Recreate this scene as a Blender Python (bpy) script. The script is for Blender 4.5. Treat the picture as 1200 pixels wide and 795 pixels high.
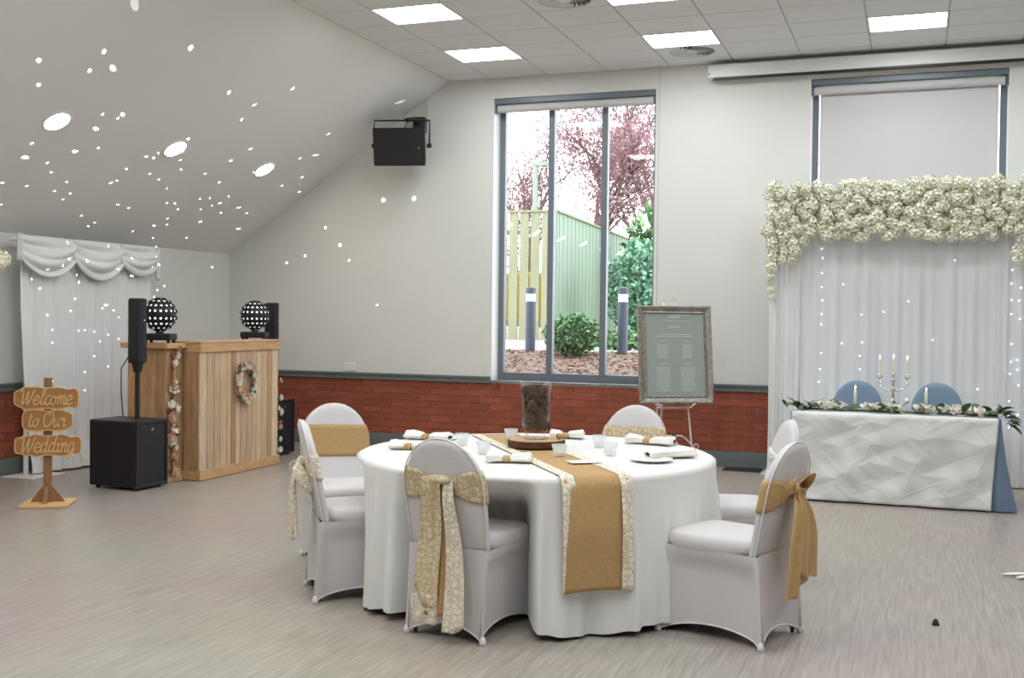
import bpy, math, random
from mathutils import Vector, Matrix
for _o in list(bpy.data.objects): bpy.data.objects.remove(_o)
S = bpy.context.scene
C = S.collection
PI = math.pi
rnd = random.Random(7)

# ------------------------------------------------------------------ camera
CAM_H = 1.40
F_PX, YAW, PITCH, ROLL = 1288.6, .35276, -.02033, .01191
cy, sy = math.cos(YAW), math.sin(YAW)
fwd = Vector((-sy*math.cos(PITCH), cy*math.cos(PITCH), math.sin(PITCH)))
rt0 = Vector((cy, sy, 0)); up0 = rt0.cross(fwd)
rt = rt0*math.cos(ROLL) + up0*math.sin(ROLL)
up = up0*math.cos(ROLL) - rt0*math.sin(ROLL)
cd = bpy.data.cameras.new('camera'); cam = bpy.data.objects.new('camera', cd); C.objects.link(cam)
cam.matrix_world = Matrix(((rt.x, up.x, -fwd.x, 0), (rt.y, up.y, -fwd.y, 0), (rt.z, up.z, -fwd.z, CAM_H), (0, 0, 0, 1)))
cd.sensor_width = 36; cd.lens = F_PX*36/1200; cd.clip_start = .05; cd.clip_end = 200
S.camera = cam

# ------------------------------------------------------------------ world, exposure
w = bpy.data.worlds.new('overcast_sky'); S.world = w; w.use_nodes = True
bg = w.node_tree.nodes['Background']; bg.inputs[0].default_value = (.90, .95, 1.0, 1); bg.inputs[1].default_value = 5.0
S.view_settings.view_transform = 'Standard'; S.view_settings.look = 'None'
S.view_settings.gamma = 1; S.view_settings.use_curve_mapping = False
S.view_settings.exposure = 0.15
S.cycles.caustics_reflective = False
PANEL_STRENGTH = 17.8
DOT_POWER = 500

# ------------------------------------------------------------------ materials
MATS = {}
def srgb(r, g, b):
    f = lambda c: (c/255/12.92) if c/255 <= .04045 else ((c/255+.055)/1.055)**2.4
    return (f(r), f(g), f(b), 1)
def mat(name, col, rough=.6, metal=0, noise=0, nscale=8, bump=0, bscale=60, emit=0, trans=0, sheen=0, spec=.5, rand=0, alpha=1, stretch=None, coat=0):
    m = bpy.data.materials.new(name); m.use_nodes = True; nt = m.node_tree; N = nt.nodes; L = nt.links
    b = N['Principled BSDF']; b.inputs['Base Color'].default_value = col
    b.inputs['Roughness'].default_value = rough; b.inputs['Metallic'].default_value = metal
    b.inputs['Specular IOR Level'].default_value = spec
    if sheen: b.inputs['Sheen Weight'].default_value = sheen
    if coat: b.inputs['Coat Weight'].default_value = coat
    if trans: b.inputs['Transmission Weight'].default_value = trans
    if alpha < 1: b.inputs['Alpha'].default_value = alpha
    if emit: b.inputs['Emission Color'].default_value = col; b.inputs['Emission Strength'].default_value = emit
    tc = N.new('ShaderNodeTexCoord'); mp = N.new('ShaderNodeMapping'); L.new(tc.outputs['Object'], mp.inputs[0])
    if stretch: mp.inputs['Scale'].default_value = stretch
    out = None
    if noise:
        n = N.new('ShaderNodeTexNoise'); n.inputs['Scale'].default_value = nscale; n.inputs['Detail'].default_value = 5
        L.new(mp.outputs[0], n.inputs[0])
        mr = N.new('ShaderNodeMapRange'); mr.inputs[1].default_value = .25; mr.inputs[2].default_value = .75
        mr.inputs[3].default_value = 1-noise; mr.inputs[4].default_value = 1+noise; L.new(n.outputs[0], mr.inputs[0]); out = mr.outputs[0]
    if rand:
        oi = N.new('ShaderNodeObjectInfo'); mr = N.new('ShaderNodeMapRange')
        mr.inputs[3].default_value = 1-rand; mr.inputs[4].default_value = 1+rand; L.new(oi.outputs['Random'], mr.inputs[0])
        if out:
            mm = N.new('ShaderNodeMath'); mm.operation = 'MULTIPLY'; L.new(out, mm.inputs[0]); L.new(mr.outputs[0], mm.inputs[1]); out = mm.outputs[0]
        else: out = mr.outputs[0]
    if out:
        hs = N.new('ShaderNodeHueSaturation'); hs.inputs['Color'].default_value = col
        L.new(out, hs.inputs['Value']); L.new(hs.outputs[0], b.inputs['Base Color'])
    if bump:
        n2 = N.new('ShaderNodeTexNoise'); n2.inputs['Scale'].default_value = bscale; n2.inputs['Detail'].default_value = 4
        L.new(mp.outputs[0], n2.inputs[0])
        bp = N.new('ShaderNodeBump'); bp.inputs['Strength'].default_value = bump; bp.inputs['Distance'].default_value = .02
        L.new(n2.outputs[0], bp.inputs['Height']); L.new(bp.outputs[0], b.inputs['Normal'])
    MATS[name] = m; return m
def nodes_of(m): return m.node_tree.nodes, m.node_tree.links, m.node_tree.nodes['Principled BSDF']

mat('wall_paint', srgb(226, 226, 221), .75, noise=.015, nscale=3, bump=.04, bscale=180)
mat('slope_paint', srgb(240, 240, 238), .8, noise=.012, nscale=2)
mat('ceiling_tile', srgb(238, 238, 238), .9, bump=.08, bscale=220, noise=.01, nscale=90)
mat('grid_metal', srgb(196, 196, 196), .5)
mat('grey_gloss', srgb(112, 121, 120), .4)
mat('frame_grey', srgb(116, 123, 132), .4, metal=.1)
mat('brick', srgb(156, 82, 60), .85, noise=.18, nscale=30, bump=.25, bscale=120, rand=.16)
mat('mortar', srgb(200, 152, 134), .95, noise=.1, nscale=60)
mat('white_gloss', srgb(236, 236, 234), .35)
mat('blind_fabric', srgb(212, 210, 211), .85)
mat('spandex', srgb(214, 210, 211), .6, sheen=.25, bump=.03, bscale=300)
mat('piping', srgb(226, 224, 223), .6)
mat('linen', srgb(230, 230, 228), .75, sheen=.15, bump=.05, bscale=240)
mat('napkin', srgb(240, 236, 228), .8, bump=.25, bscale=40)
mat('burlap', srgb(188, 152, 104), .85, noise=.10, nscale=60, bump=.3, bscale=320)
mat('burlap_sheer', srgb(190, 155, 100), .6, sheen=.3, noise=.08, nscale=30)
mat('wood', srgb(186, 146, 108), .7, noise=.26, nscale=6, rand=.2, stretch=(9, 9, .9), bump=.15, bscale=14)
mat('wood_grey', srgb(200, 172, 142), .75, noise=.34, nscale=6, rand=.34, stretch=(10, 10, .8), bump=.2, bscale=14)
for _k, _c in enumerate(((216, 192, 162), (200, 170, 136), (182, 150, 116), (206, 180, 152), (190, 162, 134), (168, 134, 104))):
    mat('wood_plank_%d' % _k, srgb(*_c), .75, noise=.28, nscale=6, stretch=(10, 10, .8), bump=.2, bscale=14)
mat('wood_board', srgb(200, 160, 116), .65, noise=.18, nscale=6, stretch=(9, .9, 9), rand=.08)
mat('wood_sign', srgb(176, 124, 72), .6, noise=.16, nscale=8, stretch=(1, 8, 8))
mat('wood_post', srgb(150, 108, 70), .65, noise=.2, nscale=8, stretch=(8, 8, 1))
mat('wood_light', srgb(222, 184, 128), .6)
mat('bark', srgb(84, 52, 32), .9, noise=.4, nscale=40, bump=.6, bscale=60)
mat('wood_slice', srgb(196, 160, 116), .7, noise=.15, nscale=14)
mat('black_plastic', srgb(26, 27, 30), .45)
mat('black_grille', srgb(20, 22, 28), .6, bump=.3, bscale=500)
mat('dark_metal', srgb(52, 52, 54), .4, metal=.6)
mat('lens_light', srgb(235, 240, 255), .3, emit=1.1)
mat('silver', srgb(225, 222, 215), .18, metal=1)
mat('candle', srgb(240, 234, 214), .5)
mat('flame', srgb(255, 226, 170), .5, emit=5)
mat('bulb', srgb(205, 225, 255), .5, emit=5)
mat('downlight', srgb(255, 248, 236), .5, emit=58)
mat('cream_petal', srgb(238, 236, 214), .7, rand=.06)
mat('white_petal', srgb(244, 240, 228), .7, rand=.05)
mat('peach_petal', srgb(226, 190, 164), .7, rand=.1)
mat('green_core', srgb(204, 202, 172), .9)
mat('leaf', srgb(78, 104, 62), .6, rand=.3)
mat('dry_leaf', srgb(150, 96, 70), .7, rand=.2)
mat('blue_satin', srgb(112, 134, 160), .45, sheen=.3)
mat('blue_spandex', srgb(118, 142, 164), .6, sheen=.2)
mat('ivory_metal', srgb(222, 208, 196), .4, metal=.2)
mat('mirror_frame', srgb(150, 144, 134), .35, metal=.65, noise=.35, nscale=30, bump=.4, bscale=60)
mat('mirror', srgb(172, 182, 177), .14, metal=.3, spec=.6)
mat('chart_text', srgb(200, 206, 202), .6)
mat('mat_black', srgb(44, 44, 46), .9)
mat('fence_wood', srgb(134, 134, 108), .85, noise=.14, nscale=6, stretch=(6, 6, .6), rand=.12)
mat('fence_pale', srgb(132, 146, 132), .85, noise=.12, nscale=5, stretch=(6, 6, .5))
mat('yellow_paint', srgb(222, 178, 70), .6)
mat('bollard_grey', srgb(70, 76, 92), .5)
mat('bollard_lens', srgb(225, 228, 230), .3)
mat('soil', srgb(122, 98, 86), .95, noise=.4, nscale=24, bump=.6, bscale=50)
mat('bark_chip', srgb(140, 118, 106), .9, noise=.35, nscale=25)
mat('paving', srgb(186, 188, 188), .85, noise=.05)
mat('lawn', srgb(98, 140, 62), .9, noise=.3, nscale=30)
mat('red_leaf', srgb(176, 112, 118), .7, noise=.35, nscale=2.5)
mat('grey_leaf', srgb(140, 140, 150), .7, noise=.3, nscale=3)
mat('green_leaf', srgb(98, 132, 88), .6, noise=.35, nscale=4)
mat('blue_green_leaf', srgb(104, 144, 118), .6, noise=.35, nscale=4)
mat('twig', srgb(96, 76, 70), .9)
mat('chrome_leg', srgb(120, 120, 124), .3, metal=.8)
mat('paper', srgb(246, 245, 240), .7)
mat('pine_cone', srgb(92, 66, 50), .8, noise=.55, nscale=60, bump=.4, bscale=90, rand=.45)
mat('gold', srgb(200, 156, 70), .3, metal=.9)

def floor_material():
    m = mat('floor_vinyl', srgb(172, 160, 152), .36); N, L, b = nodes_of(m)
    tc = N.new('ShaderNodeTexCoord'); mp = N.new('ShaderNodeMapping'); mp.inputs['Scale'].default_value = (70, 3.2, 1)
    L.new(tc.outputs['Object'], mp.inputs[0])
    n = N.new('ShaderNodeTexNoise'); n.inputs['Scale'].default_value = 1; n.inputs['Detail'].default_value = 4; n.inputs['Distortion'].default_value = .4
    L.new(mp.outputs[0], n.inputs[0])
    r = N.new('ShaderNodeValToRGB'); r.color_ramp.elements[0].position = .33; r.color_ramp.elements[1].position = .68
    r.color_ramp.elements[0].color = srgb(158, 149, 141); r.color_ramp.elements[1].color = srgb(186, 177, 169)
    L.new(n.outputs[0], r.inputs[0])
    n2 = N.new('ShaderNodeTexNoise'); n2.inputs['Scale'].default_value = .8; L.new(tc.outputs['Object'], n2.inputs[0])
    mx = N.new('ShaderNodeMix'); mx.data_type = 'RGBA'; mx.blend_type = 'MULTIPLY'; mx.inputs[0].default_value = .18
    L.new(r.outputs[0], mx.inputs[6]); L.new(n2.outputs[1], mx.inputs[7])
    L.new(mx.outputs[2], b.inputs['Base Color'])
    mr = N.new('ShaderNodeMapRange'); mr.inputs[3].default_value = .27; mr.inputs[4].default_value = .42; L.new(n.outputs[0], mr.inputs[0]); L.new(mr.outputs[0], b.inputs['Roughness'])
    bp = N.new('ShaderNodeBump'); bp.inputs['Strength'].default_value = .05; bp.inputs['Distance'].default_value = .01
    L.new(n.outputs[0], bp.inputs['Height']); L.new(bp.outputs[0], b.inputs['Normal'])
floor_material()

def emission_material(name, col, strength):
    m = bpy.data.materials.new(name); m.use_nodes = True; N = m.node_tree.nodes; N.clear()
    e = N.new('ShaderNodeEmission'); e.inputs[0].default_value = col; e.inputs[1].default_value = strength
    o = N.new('ShaderNodeOutputMaterial'); m.node_tree.links.new(e.outputs[0], o.inputs[0]); MATS[name] = m; m.cycles.emission_sampling = 'FRONT'
emission_material('panel_light', (.94, .985, 1, 1), PANEL_STRENGTH)

def clear_glass(name, tint=(1, 1, 1, 1), refl=.06, top=.9):
    m = bpy.data.materials.new(name); m.use_nodes = True; N = m.node_tree.nodes; L = m.node_tree.links; N.clear()
    t = N.new('ShaderNodeBsdfTransparent'); t.inputs[0].default_value = tint
    g = N.new('ShaderNodeBsdfGlossy'); g.inputs['Roughness'].default_value = .02
    fr = N.new('ShaderNodeLayerWeight'); fr.inputs[0].default_value = .5; pw = N.new('ShaderNodeMath'); pw.operation = 'POWER'; pw.inputs[1].default_value = 3.5; L.new(fr.outputs['Facing'], pw.inputs[0])
    mr = N.new('ShaderNodeMapRange'); mr.inputs[3].default_value = refl; mr.inputs[4].default_value = top; L.new(pw.outputs[0], mr.inputs[0])
    x = N.new('ShaderNodeMixShader'); L.new(mr.outputs[0], x.inputs[0]); L.new(t.outputs[0], x.inputs[1]); L.new(g.outputs[0], x.inputs[2])
    o = N.new('ShaderNodeOutputMaterial'); L.new(x.outputs[0], o.inputs[0]); MATS[name] = m
clear_glass('window_glass', (.97, .985, .98, 1), .03)
clear_glass('vessel_glass', (.975, .985, .985, 1), .02, .85)

def translucent(name, col, amt, rough=.8, alpha=1., bump=0):
    m = mat(name, col, rough, bump=bump, bscale=60); N, L, b = nodes_of(m)
    t = N.new('ShaderNodeBsdfTranslucent'); t.inputs[0].default_value = col
    x = N.new('ShaderNodeMixShader'); x.inputs[0].default_value = amt
    L.new(b.outputs[0], x.inputs[1]); L.new(t.outputs[0], x.inputs[2])
    last = x.outputs[0]
    if alpha < 1:
        tr = N.new('ShaderNodeBsdfTransparent'); y = N.new('ShaderNodeMixShader'); y.inputs[0].default_value = alpha
        L.new(tr.outputs[0], y.inputs[1]); L.new(last, y.inputs[2]); last = y.outputs[0]
    L.new(last, N['Material Output'].inputs[0])
translucent('drape', srgb(244, 244, 245), .12)
translucent('sheer_drape', srgb(240, 240, 242), .3, alpha=.82)
translucent('red_leaf', srgb(146, 110, 116), .3)
translucent('frosted_glass', srgb(240, 244, 246), .5, .2, alpha=.42)
translucent('grey_leaf', srgb(140, 136, 146), .35)

def lace_material(name, thread, ground, solid):
    # flower motifs (voronoi) on a net; ground is see-through unless solid
    m = bpy.data.materials.new(name); m.use_nodes = True; N = m.node_tree.nodes; L = m.node_tree.links
    b = N['Principled BSDF']; b.inputs['Roughness'].default_value = .85
    tc = N.new('ShaderNodeTexCoord')
    v = N.new('ShaderNodeTexVoronoi'); v.inputs['Scale'].default_value = 36; v.inputs['Randomness'].default_value = .55; L.new(tc.outputs['Object'], v.inputs[0])
    r = N.new('ShaderNodeValToRGB'); e = r.color_ramp.elements
    e[0].position = .0; e[0].color = (1, 1, 1, 1); e[1].position = .62; e[1].color = (0, 0, 0, 1)
    q = e.new(.36); q.color = (1, 1, 1, 1); q = e.new(.42); q.color = (.08, .08, .08, 1)
    L.new(v.outputs['Distance'], r.inputs[0])
    v2 = N.new('ShaderNodeTexVoronoi'); v2.feature = 'DISTANCE_TO_EDGE'; v2.inputs['Scale'].default_value = 95; L.new(tc.outputs['Object'], v2.inputs[0])
    lt = N.new('ShaderNodeMath'); lt.operation = 'LESS_THAN'; lt.inputs[1].default_value = .09; L.new(v2.outputs['Distance'], lt.inputs[0])
    mx = N.new('ShaderNodeMath'); mx.operation = 'MAXIMUM'; L.new(r.outputs[0], mx.inputs[0]); L.new(lt.outputs[0], mx.inputs[1])
    if solid:
        c = N.new('ShaderNodeMix'); c.data_type = 'RGBA'; c.inputs[6].default_value = ground; c.inputs[7].default_value = thread
        L.new(mx.outputs[0], c.inputs[0]); L.new(c.outputs[2], b.inputs['Base Color'])
    else:
        b.inputs['Base Color'].default_value = thread
        mr = N.new('ShaderNodeMapRange'); mr.inputs[3].default_value = .50; mr.inputs[4].default_value = 1; L.new(mx.outputs[0], mr.inputs[0])
        L.new(mr.outputs[0], b.inputs['Alpha'])
    MATS[name] = m
lace_material('lace', srgb(238, 230, 210), None, False)
lace_material('lace_on_burlap', srgb(220, 206, 178), srgb(184, 156, 112), True)

def crumple_material():
    m = mat('crumpled_cloth', srgb(226, 228, 226), .8); N, L, b = nodes_of(m)
    tc = N.new('ShaderNodeTexCoord'); n = N.new('ShaderNodeTexNoise'); n.inputs['Scale'].default_value = 2.2; n.inputs['Detail'].default_value = 1
    L.new(tc.outputs['Object'], n.inputs[0])
    ad = N.new('ShaderNodeMix'); ad.data_type = 'RGBA'; ad.inputs[0].default_value = .07; L.new(tc.outputs['Object'], ad.inputs[6]); L.new(n.outputs[1], ad.inputs[7])
    mp = N.new('ShaderNodeMapping'); mp.inputs['Rotation'].default_value = (0, .6, 0); mp.inputs['Scale'].default_value = (1, 1, 1.6); L.new(ad.outputs[2], mp.inputs[0])
    v = N.new('ShaderNodeTexVoronoi'); v.inputs['Scale'].default_value = 3.4; v.feature = 'F1'; v.distance = 'MANHATTAN'; L.new(mp.outputs[0], v.inputs[0])
    bp = N.new('ShaderNodeBump'); bp.inputs['Strength'].default_value = .55; bp.inputs['Distance'].default_value = .05
    L.new(v.outputs['Distance'], bp.inputs['Height']); L.new(bp.outputs[0], b.inputs['Normal'])
crumple_material()

def slatted_material(name, base, line, sx, sy, wline):
    # far ceiling beyond the built tiles: tile joints by material
    m = mat(name, base, .9); N, L, b = nodes_of(m)
    tc = N.new('ShaderNodeTexCoord'); br = N.new('ShaderNodeTexBrick'); br.offset = 0; br.inputs['Scale'].default_value = 1
    br.inputs['Brick Width'].default_value = sx; br.inputs['Row Height'].default_value = sy; br.inputs['Mortar Size'].default_value = wline
    br.inputs['Color1'].default_value = base; br.inputs['Color2'].default_value = base; br.inputs['Mortar'].default_value = line
    L.new(tc.outputs['Object'], br.inputs[0]); L.new(br.outputs[0], b.inputs['Base Color'])
slatted_material('tile_far', srgb(238, 238, 238), srgb(200, 200, 200), .6145, .475, .006)
slatted_material('brick_far', srgb(140, 66, 52), srgb(170, 120, 105), .225, .0726, .01)

# ------------------------------------------------------------------ mesh builder
class MB:
    def __init__(s): s.v = []; s.f = []
    def add(s, vs, fs):
        o = len(s.v); s.v += [tuple(p) for p in vs]; s.f += [tuple(i+o for i in q) for q in fs]; return s
    def box(s, x0, x1, y0, y1, z0, z1):
        return s.add([(x0,y0,z0),(x1,y0,z0),(x1,y1,z0),(x0,y1,z0),(x0,y0,z1),(x1,y0,z1),(x1,y1,z1),(x0,y1,z1)],
              [(0,3,2,1),(4,5,6,7),(0,1,5,4),(1,2,6,5),(2,3,7,6),(3,0,4,7)])
    def tube(s, pts, r, n=8, cap=True):
        P = [Vector(p) for p in pts]; rr = r if isinstance(r, (list, tuple)) else [r]*len(P)
        vs = []; fs = []; ref = None
        for i, p in enumerate(P):
            d = (P[min(i+1, len(P)-1)]-P[max(i-1, 0)]).normalized()
            if ref is None:
                ref = Vector((0, 0, 1)) if abs(d.z) < .9 else Vector((1, 0, 0))
            a = (ref-d*ref.dot(d)); 
            if a.length < 1e-6: a = d.orthogonal()
            a.normalize(); b = d.cross(a); ref = a
            for k in range(n):
                t = 2*PI*k/n; vs.append(p+(a*math.cos(t)+b*math.sin(t))*rr[i])
        for i in range(len(P)-1):
            for k in range(n):
                fs.append((i*n+k, i*n+(k+1)%n, (i+1)*n+(k+1)%n, (i+1)*n+k))
        if cap: fs.append(tuple(range(n-1, -1, -1))); fs.append(tuple((len(P)-1)*n+k for k in range(n)))
        return s.add(vs, fs)
    def lathe(s, prof, c=(0, 0, 0), n=24, sx=1, sy=1):
        vs = []; fs = []
        for r, z in prof:
            for k in range(n):
                t = 2*PI*k/n; vs.append((c[0]+r*sx*math.cos(t), c[1]+r*sy*math.sin(t), c[2]+z))
        for i in range(len(prof)-1):
            for k in range(n): fs.append((i*n+k, i*n+(k+1)%n, (i+1)*n+(k+1)%n, (i+1)*n+k))
        if prof[0][0] > 1e-6: fs.append(tuple(range(n-1, -1, -1)))
        if prof[-1][0] > 1e-6: fs.append(tuple((len(prof)-1)*n+k for k in range(n)))
        return s.add(vs, fs)
    def ball(s, c, r, n=10, m=6, sq=(1, 1, 1)):
        vs = []; fs = []
        for i in range(m+1):
            ph = PI*i/m
            for k in range(n):
                t = 2*PI*k/n
                vs.append((c[0]+r*sq[0]*math.sin(ph)*math.cos(t), c[1]+r*sq[1]*math.sin(ph)*math.sin(t), c[2]-r*sq[2]*math.cos(ph)))
        for i in range(m):
            for k in range(n): fs.append((i*n+k, i*n+(k+1)%n, (i+1)*n+(k+1)%n, (i+1)*n+k))
        return s.add(vs, fs)
    def grid(s, fn, nu, nv, closeu=False):
        vs = [fn(i/(nu if closeu else nu), j/nv) for j in range(nv+1) for i in range(nu if closeu else nu+1)]
        w_ = nu if closeu else nu+1; fs = []
        for j in range(nv):
            for i in range(nu):
                fs.append((j*w_+i, j*w_+(i+1)%w_, (j+1)*w_+(i+1)%w_, (j+1)*w_+i))
        return s.add(vs, fs)
    def prism(s, poly, y0, y1):          # polygon in x,z, extruded along y
        n = len(poly)
        vs = [(x, y0, z) for x, z in poly]+[(x, y1, z) for x, z in poly]
        fs = [tuple(range(n)), tuple(range(2*n-1, n-1, -1))]+[(i, n+i, n+(i+1)%n, (i+1)%n) for i in range(n)]
        return s.add(vs, fs)
    def xf(s, M):
        s.v = [tuple(M @ Vector(p)) for p in s.v]; return s
    def mesh(s, name, smooth=False):
        me = bpy.data.meshes.new(name); me.from_pydata(s.v, [], s.f)
        if smooth: me.polygons.foreach_set('use_smooth', [True]*len(me.polygons))
        me.validate(); me.update(); return me
def obj(name, mb, m, parent=None, smooth=False, loc=None, rot=None, bevel=0, solid=0, sharp=None):
    me = mb if isinstance(mb, bpy.types.Mesh) else mb.mesh(name, smooth)
    if m and not me.materials: me.materials.append(MATS[m])
    o = bpy.data.objects.new(name, me); C.objects.link(o)
    if parent: o.parent = parent
    if loc: o.location = loc
    if rot: o.rotation_euler = rot
    if solid:
        md = o.modifiers.new('thickness', 'SOLIDIFY'); md.thickness = solid; md.offset = 0
    if bevel:
        md = o.modifiers.new('edges', 'BEVEL'); md.width = bevel; md.segments = 2; md.limit_method = 'ANGLE'
    return o
def tag(o, label, cat, group=None):
    o['label'] = label; o['category'] = cat
    if group: o['group'] = group
    return o
def thing(name, label, cat, loc=(0, 0, 0), rz=0, group=None):
    o = bpy.data.objects.new(name, None); C.objects.link(o); o.location = loc; o.rotation_euler = (0, 0, rz); o.empty_display_size = .1
    return tag(o, label, cat, group)
def struct(name, mb, m, parent=None, **k):
    o = obj(name, mb, m, parent, **k)
    if not parent: o['kind'] = 'structure'
    return o
def inst(name, me, parent, loc=(0, 0, 0), rot=(0, 0, 0), sc=(1, 1, 1)):
    o = bpy.data.objects.new(name, me); C.objects.link(o); o.parent = parent; o.location = loc; o.rotation_euler = rot; o.scale = sc; return o
def sst(a, b, x):
    t = max(0, min(1, (x-a)/(b-a))); return t*t*(3-2*t)

# ------------------------------------------------------------------ the room
WY = 10.469; LX = -7.23; RX = 7.0; BY = -5.0
KNEE = 2.06; FX = -4.58; CZ = 3.82; FXR = 4.35
RAIL0, RAIL1, SK = .720, .786, .150
W1 = (-4.08, -2.40); W2 = (-.955, .715); WZ0, WZ1 = .745, 3.615
T = .36
fl = struct('floor', MB().box(LX-.3, RX+.3, BY-.3, WY+.02, -.12, 0), 'floor_vinyl')
# window wall with two openings
m = MB()
def wallbox(x0, x1, z0, z1): m.box(x0, x1, WY, WY+T, z0, z1)
wallbox(LX-.3, W1[0], RAIL0, CZ+.3); wallbox(W1[1], W2[0], RAIL0, CZ+.3); wallbox(W2[1], RX+.3, RAIL0, CZ+.3)
wallbox(W1[0], W1[1], WZ1, CZ+.3); wallbox(W2[0], W2[1], WZ1, CZ+.3)
wallbox(W1[0], W1[1], RAIL0-.0, WZ0-.012); wallbox(W2[0], W2[1], RAIL0, WZ0-.012)
wb = struct('wall_back', m, 'wall_paint')
obj('brick_backing', MB().box(LX-.3, RX+.3, WY+.012, WY+T, 0, RAIL0), 'mortar', wb)
obj('brickwork_beyond', MB().box(-.95, RX, WY+.002, WY+.02, SK, RAIL0-.002), 'brick_far', wb)['kind'] = 'stuff'
obj('plaster_joint', MB().box(-2.372, -2.366, WY-.004, WY+.01, RAIL1, CZ), 'grid_metal', wb)
# individual bricks
def brickmesh(l): return MB().box(0, l-.010, -.006, .012, 0, .0726-.0095).mesh('brick')
bm_full = brickmesh(.225); bm_half = brickmesh(.1125); bm_head = MB().box(0, .0925, -.006, .012, 0, .055).mesh('brick')
for q in (bm_full, bm_half, bm_head): q.materials.append(MATS['brick'])
ch = (RAIL0-SK)/8
def brick_run(parent, x0, x1, mapf, jl=None, skip=lambda x, r: False):
    for r in range(8):
        x = x0 + (0 if r % 2 == 0 else .1125)
        if r % 2: inst('brick', bm_half, parent, *mapf(x0, SK+r*ch+.004))
        while x < x1-.02:
            me = bm_full if x+.225 <= x1+.02 else bm_half
            if not skip(x, r): inst('brick', me, parent, *mapf(x, SK+r*ch+.004))
            x += .225 if me is bm_full else .1125
def on_back(x, z): return ((x, WY+.006, z), (0, 0, 0))
brick_run(wb, LX, -1.755, on_back, skip=lambda x, r: r == 7 and -4.02 < x < -2.47)
brick_run(wb, -1.735, -.95, on_back)
x = -4.005
while x < -2.43:
    inst('brick', bm_head, wb, *on_back(x, SK+7*ch+.006)); x += .1025
obj('movement_joint', MB().box(-1.757, -1.738, WY+.004, WY+.014, SK, RAIL0), 'brick', wb)
# left knee wall
m = MB().box(LX-.3, LX, BY, WY+.3, RAIL0, KNEE)
wl = struct('wall_left', m, 'wall_paint')
obj('brick_backing', MB().box(LX-.3, LX-.012, BY, WY+.3, 0, RAIL0), 'mortar', wl)
obj('brickwork_beyond', MB().box(LX-.02, LX-.002, BY, 5.9, SK, RAIL0-.002).xf(Matrix.Identity(4)), 'brick_far', wl)['kind'] = 'stuff'
def on_left(y, z): return ((LX-.006, 10.469-(y), z), (0, 0, -PI/2))
# brick local +x runs along -Y, its -y face looks to -X; turn so the face looks to +X
def on_left(s, z): return ((LX-.006, 5.9+s, z), (0, 0, PI/2))
brick_run(wl, 0, WY-5.9, on_left)
# other two walls (behind the camera and to its right)
struct('wall_right', MB().box(RX, RX+.3, BY, WY+.3, 0, KNEE+.1), 'wall_paint')
struct('wall_rear', MB().box(LX-.3, RX+.3, BY-.3, BY, 0, CZ+.3), 'wall_paint')
# skirting and dado rail
def rail_profile(sign_len):
    return
def strip_x(name, x0, x1, z0, z1, d, m_='grey_gloss'):
    return struct(name, MB().box(x0, x1, WY-d, WY+.004, z0, z1), m_, bevel=.006)
strip_x('baseboard_back', LX, RX, 0, SK, .018)
def dado(name, x0, x1):
    return struct(name, MB().prism([(0, 0), (0, 0)], 0, 0) if 0 else MB().box(x0, x1, WY-.022, WY+.004, RAIL0-.002, RAIL1-.018).box(x0, x1, WY-.04, WY+.004, RAIL1-.018, RAIL1), 'grey_gloss')
dado('trim_1', LX, W1[0]); dado('trim_2', W1[1], W2[0]); dado('trim_3', W2[1], RX)
struct('baseboard_left', MB().box(LX-.004, LX+.018, BY, WY-.018, 0, SK), 'grey_gloss', bevel=.006)
struct('trim_4', MB().box(LX-.004, LX+.022, BY, WY-.04, RAIL0-.002, RAIL1-.018).box(LX-.004, LX+.04, BY, WY-.04, RAIL1-.018, RAIL1), 'grey_gloss')
# sloping ceilings and flat tiled ceiling
def slope(name, xa, za, xb, zb):
    n = Vector((-(zb-za), 0, xb-xa)).normalized()*(.12 if xb > xa else -.12)
    m = MB(); vs = []
    for (x, z) in ((xa, za), (xb, zb)):
        for y in (BY, WY+.1):
            vs += [(x, y, z), (x+n.x, y, z+n.z)]
    m.add(vs, [(0, 4, 6, 2), (1, 3, 7, 5), (0, 1, 5, 4), (2, 6, 7, 3), (0, 2, 3, 1), (4, 5, 7, 6)])
    return struct(name, m, 'slope_paint')
SL = (CZ-KNEE)/(FX-LX)
slope('ceiling_slope_left', LX-.05, KNEE-.05*SL, FX, CZ)
slope('ceiling_slope_right', RX+.05, KNEE-.05*SL, FXR, CZ)
TX0, TY0, TW, TD = -4.11, 7.345, .6145, .475            # a joint in x, a joint in y, tile size
XV = 2.05; YV = 6.40
m = MB().box(FX, FXR, BY, WY, CZ+.03, CZ+.15)
ce = struct('ceiling', m, 'ceiling_tile')
obj('tile_field_beyond', MB().box(FX, FXR, BY, YV, CZ, CZ+.03).box(XV, FXR, YV, WY, CZ, CZ+.03), 'tile_far', ce)['kind'] = 'stuff'
xs = [FX]+[TX0+TW*k for k in range(11)]; xs = [x for x in xs if x <= XV+.02]
ys = [YV]+[TY0+TD*k for k in range(-1, 8) if TY0+TD*k > YV+.05 and TY0+TD*k < WY-.05]+[WY]
LIT_FROM = .6                 # the panels over the near half of the hall are switched off
def col_of(x): return round((x-TX0)/TW)
def row_of(y): return round((y-TY0)/TD)
tm = {}
def tile_mesh(a, b):
    k = (round(a, 3), round(b, 3))
    if k not in tm:
        g = .006
        me = MB().box(g, a-g, g, b-g, 0, .016).mesh('ceiling_tile'); me.materials.append(MATS['ceiling_tile']); tm[k] = me
    return tm[k]
panel_spots = []; vent_cells = [(3, 5), (2, 1)]
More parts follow.
